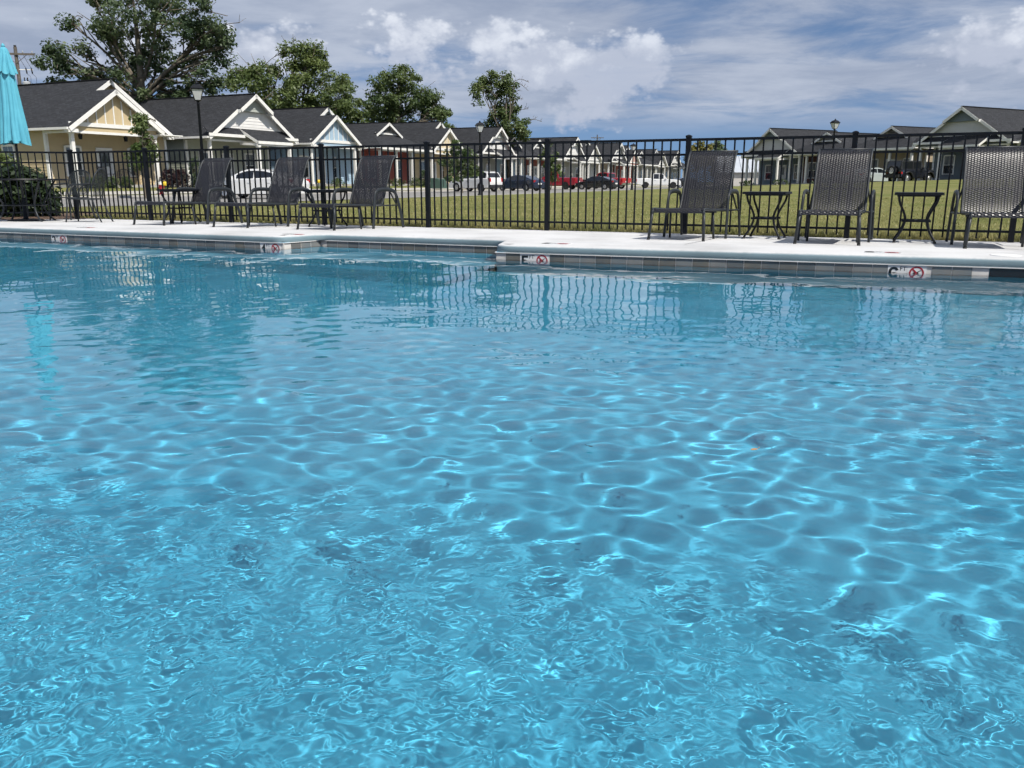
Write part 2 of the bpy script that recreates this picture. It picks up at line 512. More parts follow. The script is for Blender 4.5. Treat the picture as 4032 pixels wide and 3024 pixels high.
# ------------------------------------------------------------------ pool outline
DECK_Z = 0.15
FENCE_B = 11.45
A_L, A_R, B_N = -15.0, 5.5, 0.10
far_edge = [(A_L, 8.08), (-6.78, 8.06), (-6.68, 8.64), (-4.10, 8.64), (-3.86, 7.90), (0.92, 8.30), (A_R, 8.70)]
outline = [(A_L, B_N)] + far_edge + [(A_R, B_N)]     # clockwise seen from above; closed


def floor_z(a):
    return -(0.92 + 0.034 * (min(max(a, -11), 2.5) + 10.7))


# ground sheet to the horizon, open where the pool is dug
def build_ground():
    la = sorted(set([-900, -500, -300, -200, -140, -100, -80, -65, -55, -48, 6.0, 8, 12, 18, 26, 36, 50, 70, 100, 150, 250, 500, 900]
                    + [-45 + i * 0.5 for i in range(0, 14)] + [-38.4, -38.41, -24.0, -24.5, -24.01] + [-36, -33, -30, -27, -22, -20, -18, -15.6, -13, -11, -9, -7, -5, -3, -1, 1, 3, 4.5]))
    lb = sorted(set([-300, -150, -80, -40, -20, -10, -4, -0.4, 3, 6, 9.2, 10.4, 11.5, 11.6, 12, 12.6, 13.2, 14, 15, 16, 18, 20, 22, 24, 27, 30, 34, 38, 43, 48, 54, 60, 66, 72, 80, 90, 100, 115, 130, 150, 180, 220, 300, 500, 1000, 1800]))
    mb = MB()
    idx = {}
    for i, a in enumerate(la):
        for j, b in enumerate(lb):
            X, Y = XY(a, b); idx[i, j] = len(mb.v); mb.v.append((X, Y, G(X, Y)))
    for i in range(len(la) - 1):
        for j in range(len(lb) - 1):
            if la[i] >= -15.6 and la[i + 1] <= 6.0 and lb[j] >= -0.4 and lb[j + 1] <= 9.2: continue
            mb.f.append((idx[i, j], idx[i + 1, j], idx[i + 1, j + 1], idx[i, j + 1])); mb.uv.append(None)
    return tag(mb.build('ground', M['lawn'], smooth=True), kind='structure')


build_ground()


def offset_outline(pts, d):
    """shift a closed polygon sideways by d (positive = outwards for a clockwise outline)"""
    n = len(pts); out = []
    for i in range(n):
        p0, p1, p2 = Vector(pts[i - 1]), Vector(pts[i]), Vector(pts[(i + 1) % n])
        e1 = (p1 - p0).normalized(); e2 = (p2 - p1).normalized()
        n1 = Vector((-e1.y, e1.x)); n2 = Vector((-e2.y, e2.x))
        m = (n1 + n2)
        m = m / max(0.3, m.dot(n1))
        out.append(tuple(p1 + m * d))
    return out


def round_outline(pts, r, seg=5, skip=()):
    n = len(pts); out = []
    for i in range(n):
        p0, p1, p2 = Vector(pts[i - 1]), Vector(pts[i]), Vector(pts[(i + 1) % n])
        rr = min(r, (p1 - p0).length * 0.4, (p2 - p1).length * 0.4)
        q0 = p1 + (p0 - p1).normalized() * rr; q2 = p1 + (p2 - p1).normalized() * rr
        for k in range(seg + 1):
            t = k / seg
            out.append(tuple(q0 * (1 - t) ** 2 + p1 * 2 * t * (1 - t) + q2 * t * t))
    return out


def refine(pts, step):
    out = []; n = len(pts)
    for i in range(n):
        p, q = Vector(pts[i]), Vector(pts[(i + 1) % n]); k = max(1, int((q - p).length / step))
        for j in range(k): out.append(tuple(p.lerp(q, j / k)))
    return out


def build_deck():
    base = refine(round_outline(outline, 0.16), 0.25)
    # rounded nose of the cantilevered deck: (outward shift, z)
    prof = [(0.05, 0.072), (-0.009, 0.074), (-0.012, 0.078), (-0.014, 0.100), (-0.013, 0.122), (-0.010, 0.131), (-0.004, 0.139), (0.006, 0.145), (0.022, 0.149), (0.05, DECK_Z), (0.5, DECK_Z - 0.002)]
    n = len(base); mb = MB(); rings = []
    rr = random.Random(4)
    for d, z in prof:
        ring = []
        for (a, b) in offset_outline(base, d):
            X, Y = XY(a, b); ring.append(len(mb.v)); mb.v.append((X, Y, z + (rr.uniform(-0.001, 0.001) if z < 0.14 else 0)))
        rings.append(ring)
    for i in range(len(rings) - 1):
        for k in range(n):
            mb.f.append((rings[i][k], rings[i][(k + 1) % n], rings[i + 1][(k + 1) % n], rings[i + 1][k])); mb.uv.append(None)
    # outer edge of the slab
    outer = []
    lim = 0.0
    for (a, b) in offset_outline(base, 0.5):
        # push each point straight out to the slab's border
        ca, cb = -5.0, 4.0
        if b > 8.2: oa, ob = a, (11.6 if a > -14.3 else 11.6 + (a + 14.3) * 0.98)
        elif a < A_L - 0.2: oa, ob = A_L - 3.5, b
        elif a > A_R + 0.2: oa, ob = A_R + 6, b
        else: oa, ob = a, -6.0
        if b > 8.2 and a > A_R - 0.2: oa = A_R + 6 if a > A_R + 0.2 else a
        outer.append((oa, max(ob, b + 0.2) if b > 8.2 else ob))
    ring = []
    for (a, b) in outer:
        X, Y = XY(a, b); ring.append(len(mb.v)); mb.v.append((X, Y, 0.09))
    for k in range(n):
        mb.f.append((rings[-1][k], rings[-1][(k + 1) % n], ring[(k + 1) % n], ring[k])); mb.uv.append(None)
    low = []
    for (a, b) in outer:
        X, Y = XY(a, b); low.append(len(mb.v)); mb.v.append((X, Y, -0.1))
    for k in range(n):
        mb.f.append((ring[k], ring[(k + 1) % n], low[(k + 1) % n], low[k])); mb.uv.append(None)
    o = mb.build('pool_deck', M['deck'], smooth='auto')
    return tag(o, kind='structure')


deck = build_deck()


def deck_z(b):
    return DECK_Z - 0.05 * min(1, max(0, (b - 8.6) / 3.0))


def build_basin():
    wall = MB(); n = len(outline)
    for i in range(n):
        p, q = outline[i], outline[(i + 1) % n]
        k = max(1, int((Vector(q) - Vector(p)).length / 0.6))
        for j in range(k):
            a0, b0 = Vector(p).lerp(Vector(q), j / k); a1, b1 = Vector(p).lerp(Vector(q), (j + 1) / k)
            P, Q = XY(a0, b0), XY(a1, b1)
            wall.add([(P[0], P[1], floor_z(a0) - 0.02), (Q[0], Q[1], floor_z(a1) - 0.02), (Q[0], Q[1], 0.076), (P[0], P[1], 0.076)], [(0, 1, 2, 3)])
    w = tag(wall.build('pool_wall', M['plaster']), kind='structure')
    fl = MB(); la = [A_L - 0.1, -11, -8, -4, 0, 2.5, A_R + 0.1]; lb = [B_N - 0.1, 4, 8.8]
    for a in la:
        for b in lb:
            X, Y = XY(a, b); fl.v.append((X, Y, floor_z(a)))
    for i in range(len(la) - 1):
        for j in range(len(lb) - 1):
            k = i * len(lb) + j; fl.f.append((k, k + len(lb), k + len(lb) + 1, k + 1)); fl.uv.append(None)
    f = tag(fl.build('pool_floor', M['plaster']), kind='structure')
    # entry steps in the alcove
    st = []
    for k, (b0, b1, z, bf, zf) in enumerate([(8.08, 8.63, -0.14, 7.83, -0.40), (7.60, 7.83, -0.40, 7.33, -0.68), (7.08, 7.33, -0.68, 6.66, -1.18)]):
        mb = MB()
        a0, a1 = (-6.80, -3.85) if k == 0 else (-6.9, -3.85)
        for q in (((a0, b1), z), ((a0, b0), z), ((a0, bf), zf - 0.02), ((a0, b1), zf - 0.02), ((a1, b1), z), ((a1, b0), z), ((a1, bf), zf - 0.02), ((a1, b1), zf - 0.02)):
            mb.v.append((*XY(*q[0]), q[1]))
        mb.f += [(0, 1, 5, 4), (1, 2, 6, 5), (0, 3, 2, 1), (4, 5, 6, 7)]; mb.uv += [None] * 4
        st.append(mb.build('entry_step', M['plaster'], f))
    for o in [w, f] + st:
        o.cycles.is_caustics_receiver = True
    return w, f


pool_wall, pool_floor = build_basin()


# ------------------------------------------------------------------ water
def axis(segs):
    out = []
    for (a, b, s0, s1) in segs:
        L = b - a; n = max(1, int(round(L / ((s0 + s1) / 2)))); t = np.linspace(0, 1, n + 1)
        s = s0 + (s1 - s0) * t; c = np.concatenate([[0], np.cumsum((s[1:] + s[:-1]) / 2)]); c = c / c[-1] * L + a
        out += list(c[:-1])
    out.append(segs[-1][1]); return np.array(out)


def build_water():
    xs = axis([(-13.6, -5, .07, .045), (-5, -1.4, .03, .015), (-1.4, 1.4, .015, .015), (1.4, 5, .015, .026), (5, 9.2, .04, .08)])
    ys = axis([(-2.3, .3, .08, .016), (.3, 2.6, .013, .013), (2.6, 6, .013, .022), (6, 14.2, .035, .06)])
    X, Y = np.meshgrid(xs, ys)
    rng = np.random.RandomState(12)

    def waves(n, l0, l1, slope, main=0.0, spread=math.pi):
        Z = np.zeros_like(X)
        for i in range(n):
            lam = l0 * (l1 / l0) ** rng.rand(); k = 2 * math.pi / lam
            a = main + (rng.rand() * 2 - 1) * spread
            amp = slope * math.sqrt(2 / n) / k
            Z += amp * np.cos(k * (X * math.cos(a) + Y * math.sin(a)) + rng.rand() * 6.283)
        return Z
    R = np.hypot(X, Y)
    sg = lambda v: 1 / (1 + np.exp(np.clip(-v, -40, 40)))
    mid = 0.11 + 0.89 * sg((4.55 - Y + 0.12 * X) / 0.55)
    right = sg((X - 2.2 - 0.1 * (Y - 4)) / 0.5) * sg((6.4 - Y) / 0.8)
    near = sg((2.0 - R - 0.25 * X) / 0.3)
    Z = (waves(26, .5, 1.4, .009, math.radians(85), 1.6) + waves(64, .09, .22, .0172, math.radians(88), 0.95) * np.maximum(mid, right * 0.8)
         + waves(44, .10, .24, .0120) * mid
         + waves(44, .06, .11, .0035, math.radians(85), 1.6) * np.maximum(0.5 * mid, np.maximum(right * 1.5, near)) + waves(30, .10, .3, .0062))
    v = np.stack([X.ravel(), Y.ravel(), Z.ravel()], 1)
    nx, ny = len(xs), len(ys)
    i = np.arange(nx - 1)[None, :] + nx * np.arange(ny - 1)[:, None]
    q = np.stack([i, i + 1, i + 1 + nx, i + nx], -1).reshape(-1, 4)
    # keep the sheet inside the basin (a little into its walls)
    cx = (X[:-1, :-1] + X[1:, 1:]) / 2; cy = (Y[:-1, :-1] + Y[1:, 1:]) / 2
    A = cx * CT - cy * ST; B = cx * ST + cy * CT
    fe = np.array(far_edge)
    bf = np.interp(A, fe[:, 0], fe[:, 1]) + 0.09
    keep = ((A > A_L - 0.1) & (A < A_R + 0.1) & (B > B_N - 0.1) & (B < bf)).ravel()
    q = q[keep]
    used = np.unique(q); remap = np.full(len(v), -1, dtype=np.int64); remap[used] = np.arange(len(used))
    v = v[used]; q = remap[q]
    me = bpy.data.meshes.new('pool_water')
    me.vertices.add(len(v)); me.vertices.foreach_set('co', v.astype(np.float32).ravel())
    me.loops.add(q.size); me.loops.foreach_set('vertex_index', q.ravel().astype(np.int32))
    me.polygons.add(len(q)); me.polygons.foreach_set('loop_start', np.arange(0, q.size, 4, dtype=np.int32))
    me.polygons.foreach_set('loop_total', np.full(len(q), 4, dtype=np.int32))
    me.polygons.foreach_set('use_smooth', np.ones(len(q), dtype=bool))
    me.update(); me.validate()
    m = bpy.data.materials.new('clear_water'); m.use_nodes = True
    nt = m.node_tree; nt.nodes.clear()
    out = nt.nodes.new('ShaderNodeOutputMaterial'); g = nt.nodes.new('ShaderNodeBsdfGlass')
    g.inputs['IOR'].default_value = 1.33; g.inputs['Roughness'].default_value = 0.0
    tc = nt.nodes.new('ShaderNodeTexCoord')
    n1 = nt.nodes.new('ShaderNodeTexNoise'); n1.inputs['Scale'].default_value = 27; n1.inputs['Detail'].default_value = 1.0; n1.inputs['Distortion'].default_value = 0.6
    nt.links.new(tc.outputs['Object'], n1.inputs['Vector'])
    # fine chop only where the water is stirred: by the near edge
    sep = nt.nodes.new('ShaderNodeSeparateXYZ'); nt.links.new(tc.outputs['Object'], sep.inputs[0])
    n2 = nt.nodes.new('ShaderNodeTexNoise'); n2.inputs['Scale'].default_value = 1.6; n2.inputs['Detail'].default_value = 3
    nt.links.new(tc.outputs['Object'], n2.inputs['Vector'])

    def mth(op, a, b):
        n = nt.nodes.new('ShaderNodeMath'); n.operation = op
        for k, vv in enumerate((a, b)):
            if isinstance(vv, (int, float)): n.inputs[k].default_value = vv
            else: nt.links.new(vv, n.inputs[k])
        return n.outputs[0]
    dist = mth('ADD', mth('ADD', sep.outputs[1], mth('MULTIPLY', sep.outputs[0], 0.4)), mth('MULTIPLY', n2.outputs['Fac'], 1.3))
    mr = nt.nodes.new('ShaderNodeMapRange'); mr.interpolation_type = 'SMOOTHSTEP'
    nt.links.new(dist, mr.inputs[0]); mr.inputs[1].default_value = 1.6; mr.inputs[2].default_value = 2.7; mr.inputs[3].default_value = 1.0; mr.inputs[4].default_value = 0.0
    bp = nt.nodes.new('ShaderNodeBump'); bp.inputs['Distance'].default_value = 0.0055
    md = nt.nodes.new('ShaderNodeMapRange'); md.interpolation_type = 'SMOOTHSTEP'; nt.links.new(sep.outputs[1], md.inputs[0]); md.inputs[1].default_value = 3.6; md.inputs[2].default_value = 5.2; md.inputs[3].default_value = 0.03; md.inputs[4].default_value = 0.0
    rt = nt.nodes.new('ShaderNodeMapRange'); rt.interpolation_type = 'SMOOTHSTEP'; nt.links.new(mth('ADD', mth('SUBTRACT', sep.outputs[0], mth('MULTIPLY', sep.outputs[1], 0.36)), mth('MULTIPLY', n2.outputs['Fac'], 0.5)), rt.inputs[0]); rt.inputs[1].default_value = 0.0; rt.inputs[2].default_value = 0.9; rt.inputs[3].default_value = 0.0; rt.inputs[4].default_value = 0.10
    nt.links.new(mth('MAXIMUM', mr.outputs[0], mth('MAXIMUM', md.outputs[0], rt.outputs[0])), bp.inputs['Strength']); nt.links.new(n1.outputs['Fac'], bp.inputs['Height'])
    nt.links.new(bp.outputs[0], g.inputs['Normal']); nt.links.new(g.outputs[0], out.inputs[0])
    me.materials.append(m)
    o = link('pool_water', me); o.cycles.is_caustics_caster = True
    return tag(o, kind='structure')


build_water()


# ------------------------------------------------------------------ waterline tiles, depth markers
def text_mesh(s, size, m, extrude=0.0008, bold=0.0):
    cu = bpy.data.curves.new('lettering', 'FONT'); cu.body = s; cu.size = size; cu.extrude = extrude; cu.offset = bold
    cu.align_x = 'CENTER'; cu.align_y = 'BOTTOM_BASELINE'
    o = bpy.data.objects.new('lettering', cu); C.objects.link(o)
    dg = bpy.context.evaluated_depsgraph_get()
    me = bpy.data.meshes.new_from_object(o.evaluated_get(dg))
    bpy.data.objects.remove(o); me.materials.clear(); me.materials.append(m); me.name = 'lettering'
    return me


def ring_mesh(r0, r1, m, t=0.001):
    mb = MB(); n = 36
    for k in range(n):
        a0, a1 = 2 * math.pi * k / n, 2 * math.pi * (k + 1) / n
        P = [(r0 * math.cos(a0), r0 * math.sin(a0), 0), (r1 * math.cos(a0), r1 * math.sin(a0), 0), (r1 * math.cos(a1), r1 * math.sin(a1), 0), (r0 * math.cos(a1), r0 * math.sin(a1), 0)]
        mb.hexa(P, [(p[0], p[1], t) for p in P])
    s = math.sqrt(0.5); c = (r0 + r1) / 2
    mb.obox((0, 0, t * 0.9), (s, -s, 0), (s, s, 0), (0, 0, 1), c, (r1 - r0) * 0.55, t / 2)
    return mb.mesh('prohibition_ring', m)


def diver_mesh(m):
    mb = MB()
    body = [(-0.034, -0.006, 0), (-0.010, -0.010, 0), (0.034, 0.024, 0), (0.037, 0.030, 0), (0.004, 0.012, 0), (-0.028, 0.004, 0)]
    mb.prism(body, (0, 0, 0.0012))
    leg = [(0.000, -0.006, 0), (0.010, -0.012, 0), (0.016, 0.004, 0), (0.008, 0.006, 0)]
    mb.prism(leg, (0, 0, 0.0014))
    mb.lathe([(0.007, 0), (0.007, 0.0013)], 12, (-0.031, -0.012, 0))
    for k in range(4):
        mb.box(-0.045 + k * 0.024, -0.028 + k * 0.024, -0.034, -0.030, 0, 0.0012)
    return mb.mesh('diver_figure', m)


TILE = 0.1524; PITCHT = 0.1595
tile_mats = [M['tile'], M['tile'], M['tile_b'], M['tile_c']]
tile_meshes = []
for tm in tile_mats:
    mb = MB(); mb.hexa([(-TILE / 2, -0.009, -0.098), (TILE / 2, -0.009, -0.098), (TILE / 2, 0.0, -0.098), (-TILE / 2, 0.0, -0.098)],
                       [(-TILE / 2, -0.009, 0.0645), (TILE / 2, -0.009, 0.0645), (TILE / 2, 0.0, 0.0645), (-TILE / 2, 0.0, 0.0645)])
    tile_meshes.append(mb.mesh('tile', tm))
mb = MB(); mb.box(-0.0775, 0.0775, -0.0105, 0.0, -0.098, 0.0655)
marker_me = mb.mesh('depth_marker_tile', M['marker'])
ring_me = ring_mesh(0.047, 0.060, M['red_ink']); diver_me = diver_mesh(M['ink'])
ft_me = text_mesh('FT', 0.052, M['ink'])


def ribbon(strokes, w, m):
    """flat figure drawn with a broad stroke; origin bottom centre"""
    mb = MB()
    for si, pts in enumerate(strokes):
        P = [Vector((x, y, 0)) for x, y in pts]; n = len(P); L = []
        for i in range(n):
            d = (P[min(i + 1, n - 1)] - P[max(i - 1, 0)]).normalized(); q = Vector((-d.y, d.x, 0)) * (w / 2); L.append((P[i] - q, P[i] + q))
        up = Vector((0, 0, 0.0012 + 0.0002 * si))
        for i in range(n - 1):
            b_ = [L[i][0], L[i + 1][0], L[i + 1][1], L[i][1]]; mb.hexa(b_, [v + up for v in b_])
    return mb.mesh('depth_number', m)


def arc(cx, cy, r, a0, a1, n=18, sy=1.0):
    return [(cx + r * math.cos(math.radians(a0 + (a1 - a0) * k / n)), cy + sy * r * math.sin(math.radians(a0 + (a1 - a0) * k / n))) for k in range(n + 1)]


digit_me = {'3': ribbon([arc(0, 0.088, 0.027, 160, -80), arc(0, 0.034, 0.030, 80, -160)], 0.021, M['ink']),
            '4': ribbon([[(0.016, 0.0), (0.016, 0.124)], [(0.022, 0.118), (-0.036, 0.042)], [(-0.042, 0.036), (0.040, 0.036)]], 0.022, M['ink']),
            '5': ribbon([[(0.036, 0.112), (-0.032, 0.112)], [(-0.022, 0.122), (-0.022, 0.062)], arc(-0.002, 0.038, 0.032, 128, -150)], 0.023, M['ink']),
            '6': ribbon([arc(0.0, 0.083, 0.030, 20, 180) + [(-0.030, 0.06), (-0.030, 0.04)] + arc(0.0, 0.036, 0.030, 180, 530, 30)], 0.022, M['ink'])}



def marker_pair(P, rz, digit, parent, flat=False):
    """two white tiles: depth in feet, and the no-diving sign"""
    R = Matrix.Translation(P) @ Matrix.Rotation(rz, 4, 'Z')
    up = Matrix.Rotation(math.pi / 2, 4, 'X')
    for k, dx in enumerate((-0.0785, 0.0785)):
        t = link('depth_marker_tile', marker_me, parent); t.matrix_local = R @ Matrix.Translation((dx, 0, 0))
        if k == 0:
            for nm, me, x, z in (('depth_number', digit_me[digit], -0.028, -0.074), ('feet_lettering', ft_me, 0.046, 0.018)):
                o = link(nm, me, t); o.matrix_local = Matrix.Translation((x, -0.0112, z)) @ up
        else:
            o = link('prohibition_ring', ring_me, t); o.matrix_local = Matrix.Translation((0, -0.0112, -0.001)) @ up
            o = link('diver_figure', diver_me, t); o.matrix_local = Matrix.Translation((0, -0.0112, -0.001)) @ up


sign_at = {'3': -10.73, '4': -6.98, '5': -3.44, '6': 0.02}
SKIM = (0.66, 1.06)
tile_rng = random.Random(8)
for i in range(len(far_edge) - 1):
    p, q = Vector(far_edge[i]), Vector(far_edge[i + 1]); d = (q - p); L = d.length; d.normalize(); nr = Vector((d.y, -d.x))
    rz = math.atan2(d.y, d.x) + ROT_AB

    def W(s, h, z, p=p, d=d, nr=nr):
        r = p + d * s + nr * h
        x, y = XY(r.x, r.y); return Vector((x, y, z))
    # grout bed and white bead above the tiles
    for nm, m_, h0, h1, z0, z1 in (('grout_bed', M['grout'], -0.01, 0.006, -0.0995, 0.0652), ('sealant_bead', M['white_strip'], -0.01, 0.019, 0.0655, 0.0732)):
        spans = [(0, L)]
        if i == 4 and nm == 'grout_bed': spans = [(0, (SKIM[0] - p.x) / d.x)]
        if i == 5 and nm == 'grout_bed': spans = [((SKIM[1] - p.x) / d.x, L)]
        for s0, s1 in spans:
            mb = MB(); P = [W(s0, h1, z0), W(s1, h1, z0), W(s1, h0, z0), W(s0, h0, z0)]
            mb.hexa(P, [v + Vector((0, 0, z1 - z0)) for v in P]); mb.build(nm, m_, pool_wall)
    marks = [(dg, (a - p.x) / d.x) for dg, a in sign_at.items() if p.x < a < q.x and abs(d.x) > 0.5]
    for dg, s in marks: marker_pair(W(s, 0, 0), rz, dg, pool_wall)
    n = int(L / PITCHT) + 1
    ref = marks[0][1] + PITCHT / 2 if marks else 0.02
    k0 = -int((ref) / PITCHT) - 1
    for k in range(k0, n + 2):
        s = ref + k * PITCHT
        if s < TILE * 0.45 or s > L - TILE * 0.45: continue
        a_here = (p + d * s).x
        if abs(a_here - 0.86) < 0.27 and i in (4, 5): continue
        if a_here < -13.4 or a_here > 2.4: continue
        if any(abs(s - sm) < PITCHT * 0.98 for _, sm in marks): continue
        o = link('tile', tile_rng.choice(tile_meshes), pool_wall)
        o.location = W(s, 0, 0); o.rotation_euler = (0, 0, rz)

# skimmer mouth by the right-hand frame edge
mb = MB()
wb = lambda a: 7.90 + (a + 3.86) * 0.40 / 4.78
P_ = [XY(0.665, wb(0.665) - 0.009), XY(1.055, wb(1.055) - 0.009), XY(1.055, 8.45), XY(0.665, 8.45)]
mb.hexa([(x, y, -0.10) for x, y in P_], [(x, y, 0.065) for x, y in P_])
sk = mb.build('skimmer_mouth', M['ink'], pool_wall)  # closed block, coloured black for the shade inside the recess
mb = MB(); mb.lathe([(0.125, 0.0), (0.125, 0.006), (0.118, 0.008), (0.0, 0.008)], 28)
lid = tag(mb.build('skimmer_lid', M['white_strip']), 'round white skimmer lid set in the deck above the dark skimmer slot', 'lid')
lid.location = (*XY(0.80, 8.62), DECK_Z - 0.003)

# flush depth tiles on the deck
for dg, a, b in (('5', -3.35, 8.28), ('6', -0.20, 8.50), ('3', -10.6, 8.42), ('4', -6.9, 8.40)):
    t = thing('deck_depth_marker', {'5': 'white five foot marker tiles set in the deck at the rounded corner', '6': 'white six foot marker tiles set in the deck by the woven loungers',
                                    '3': 'white marker tiles set in the deck above the three foot sign', '4': 'white marker tiles set in the deck above the four foot sign'}[dg], 'marker', (*XY(a, b), DECK_Z - 0.0015), ROT_AB, 'flush depth markers on the deck')
    for k, dx in enumerate((-0.0785, 0.0785)):
        mb = MB(); mb.box(dx - 0.0765, dx + 0.0765, -0.0765, 0.0765, 0, 0.003); tl = mb.build('marker_tile', M['marker'], t)
        if k == 0:
            o = link('depth_number', digit_me[dg], tl); o.location = (dx - 0.028, -0.062, 0.0035)
            o = link('feet_lettering', ft_me, tl); o.location = (dx + 0.046, 0.02, 0.0035)
        else:
            o = link('prohibition_ring', ring_me, tl); o.location = (dx, 0, 0.0035)
            o = link('diver_figure', diver_me, tl); o.location = (dx, 0, 0.0035)

# sawn joints across the deck
for a0 in (1.32, -2.1, -5.4, -8.6, -11.6, -13.9):
    mb = MB(); P0, P1 = XY(a0, 8.75), XY(a0 - 0.05, 11.5)
    n_ = Vector((CT, -ST, 0)) * 0.004
    mb.add([(P0[0] - n_.x, P0[1] - n_.y, DECK_Z + 0.0005), (P0[0] + n_.x, P0[1] + n_.y, DECK_Z + 0.0005), (P1[0] + n_.x, P1[1] + n_.y, 0.094), (P1[0] - n_.x, P1[1] - n_.y, 0.094)], [(0, 1, 2, 3)])
    mb.build('deck_joint', M['plastic'], deck)

# floating leaves
for nm, lab, px, py, s, rot, mt in (('floating_leaf', 'curled orange brown leaf floating in the middle of the pool', 2969, 1784, 0.0135, 0.4, mat('dry_leaf', (0.42, 0.20, 0.05), 0.6)),
                                    ('floating_leaf', 'small dark leaf scrap floating left of the orange leaf', 2323, 1771, 0.0105, 2.7, mat('dark_leaf', (0.02, 0.018, 0.015), 0.6)),
                                    ('floating_leaf', 'tiny reddish leaf floating below the fence reflection', 2210, 1222, 0.012, 1.0, mat('red_leaf', (0.30, 0.10, 0.05), 0.6))):
    P = at_Y(px, py, 1.0); t = EYE / (EYE - P.z); X, Y = P.x * t, P.y * t
    mb = MB(); pts = []
    for k in range(9):
        u = -1 + 2 * k / 8; wd = 0.42 * (1 - u * u) ** 0.8 + 0.02; zz = 0.006 + 0.10 * s * u * u
        pts += [(u * s, -wd * s, zz + 0.35 * wd * s), (u * s, 0, zz), (u * s, wd * s, zz + 0.5 * wd * s)]
    mb.add(pts, [(3 * k + j, 3 * k + 3 + j, 3 * k + 4 + j, 3 * k + 1 + j) for k in range(8) for j in (0, 1)])
    mb.tube([(s, 0, 0.006 + 0.1 * s), (s * 1.45, s * 0.1, 0.012)], 0.0008, 5)
    o = tag(mb.build(nm, mt, smooth=True), lab, 'leaf', 'leaves floating on the pool'); o.location = (X, Y, 0.004); o.rotation_euler = (0, 0, rot)


# ------------------------------------------------------------------ fence
FZ = 0.09; FH = 1.25
fence = thing('pool_fence', 'black metal picket fence along the far side of the pool', 'fence', (0, 0, 0), 0)
post_x = [274, 568, 890, 1263, 1680, 2157, 2713, 3370, 4040]
post_ab = [(a_for(x, FENCE_B, FZ + FH + 0.03), FENCE_B) for x in post_x]
post_ab += [(post_ab[-1][0] + 1.9, FENCE_B), (post_ab[-1][0] + 3.8, FENCE_B)]
P0 = Vector(XY(*post_ab[0]))
left_post = P0 + Vector((-0.95, -0.31)).normalized() * 2.4
post_xy = [tuple(left_post)] + [XY(*p) for p in post_ab]
mb = MB(); mb.box(-0.031, 0.031, -0.031, 0.031, 0, FH + 0.045); post_me = mb.mesh('post', M['black_metal'])
mb = MB(); mb.box(-0.037, 0.037, -0.037, 0.037, 0, 0.02); mb.hexa([(-0.037, -0.037, 0.02), (0.037, -0.037, 0.02), (0.037, 0.037, 0.02), (-0.037, 0.037, 0.02)], [(-0.012, -0.012, 0.034), (0.012, -0.012, 0.034), (0.012, 0.012, 0.034), (-0.012, 0.012, 0.034)])
cap_me = mb.mesh('post_cap', M['black_metal'])
mb = MB(); mb.box(-0.0095, 0.0095, -0.0095, 0.0095, 0.045, FH - 0.012); picket_me = mb.mesh('picket', M['black_metal'])
for i, (x, y) in enumerate(post_xy):
    ang = ROT_AB
    o = link('post', post_me, fence); o.location = (x, y, FZ - 0.03); o.rotation_euler = (0, 0, ang)
    c = link('post_cap', cap_me, o); c.location = (0, 0, FH + 0.045)
for i in range(len(post_xy) - 1):
    p, q = Vector(post_xy[i]), Vector(post_xy[i + 1]); d = q - p; L = d.length; d.normalize(); ang = math.atan2(d.y, d.x); mid = (p + q) / 2
    for z, h in ((FH - 0.015, 0.017), (FH - 0.205, 0.014), (0.125, 0.014)):
        mb = MB(); mb.box(-L / 2 + 0.03, L / 2 - 0.03, -0.013, 0.013, -h, h)
        o = mb.build('rail', M['black_metal'], fence); o.location = (mid.x, mid.y, FZ + z); o.rotation_euler = (0, 0, ang)
    n = max(2, int(round(L / 0.118)))
    for k in range(1, n):
        r = p + d * (L * k / n)
        o = link('picket', picket_me, fence); o.location = (r.x, r.y, FZ); o.rotation_euler = (0, 0, ang)


# ------------------------------------------------------------------ loungers
def resample(pts, step):
    pts = [Vector(p) for p in pts]; out = [pts[0]]; acc = 0.0
    for i in range(len(pts) - 1):
        a, b = pts[i], pts[i + 1]; L = (b - a).length; t = step - acc
        while t <= L:
            out.append(a.lerp(b, t / L)); t += step
        acc = L - (t - step)
    return out


def catmull(pts, n=8):
    pts = [Vector(p) for p in pts]; out = []
    for i in range(len(pts) - 1):
        p0 = pts[max(i - 1, 0)]; p1 = pts[i]; p2 = pts[i + 1]; p3 = pts[min(i + 2, len(pts) - 1)]
        for k in range(n):
            t = k / n
            out.append(0.5 * ((2 * p1) + (p2 - p0) * t + (2 * p0 - 5 * p1 + 4 * p2 - p3) * t * t + (3 * p1 - p0 - 3 * p2 + p3) * t ** 3))
    out.append(pts[-1]); return out


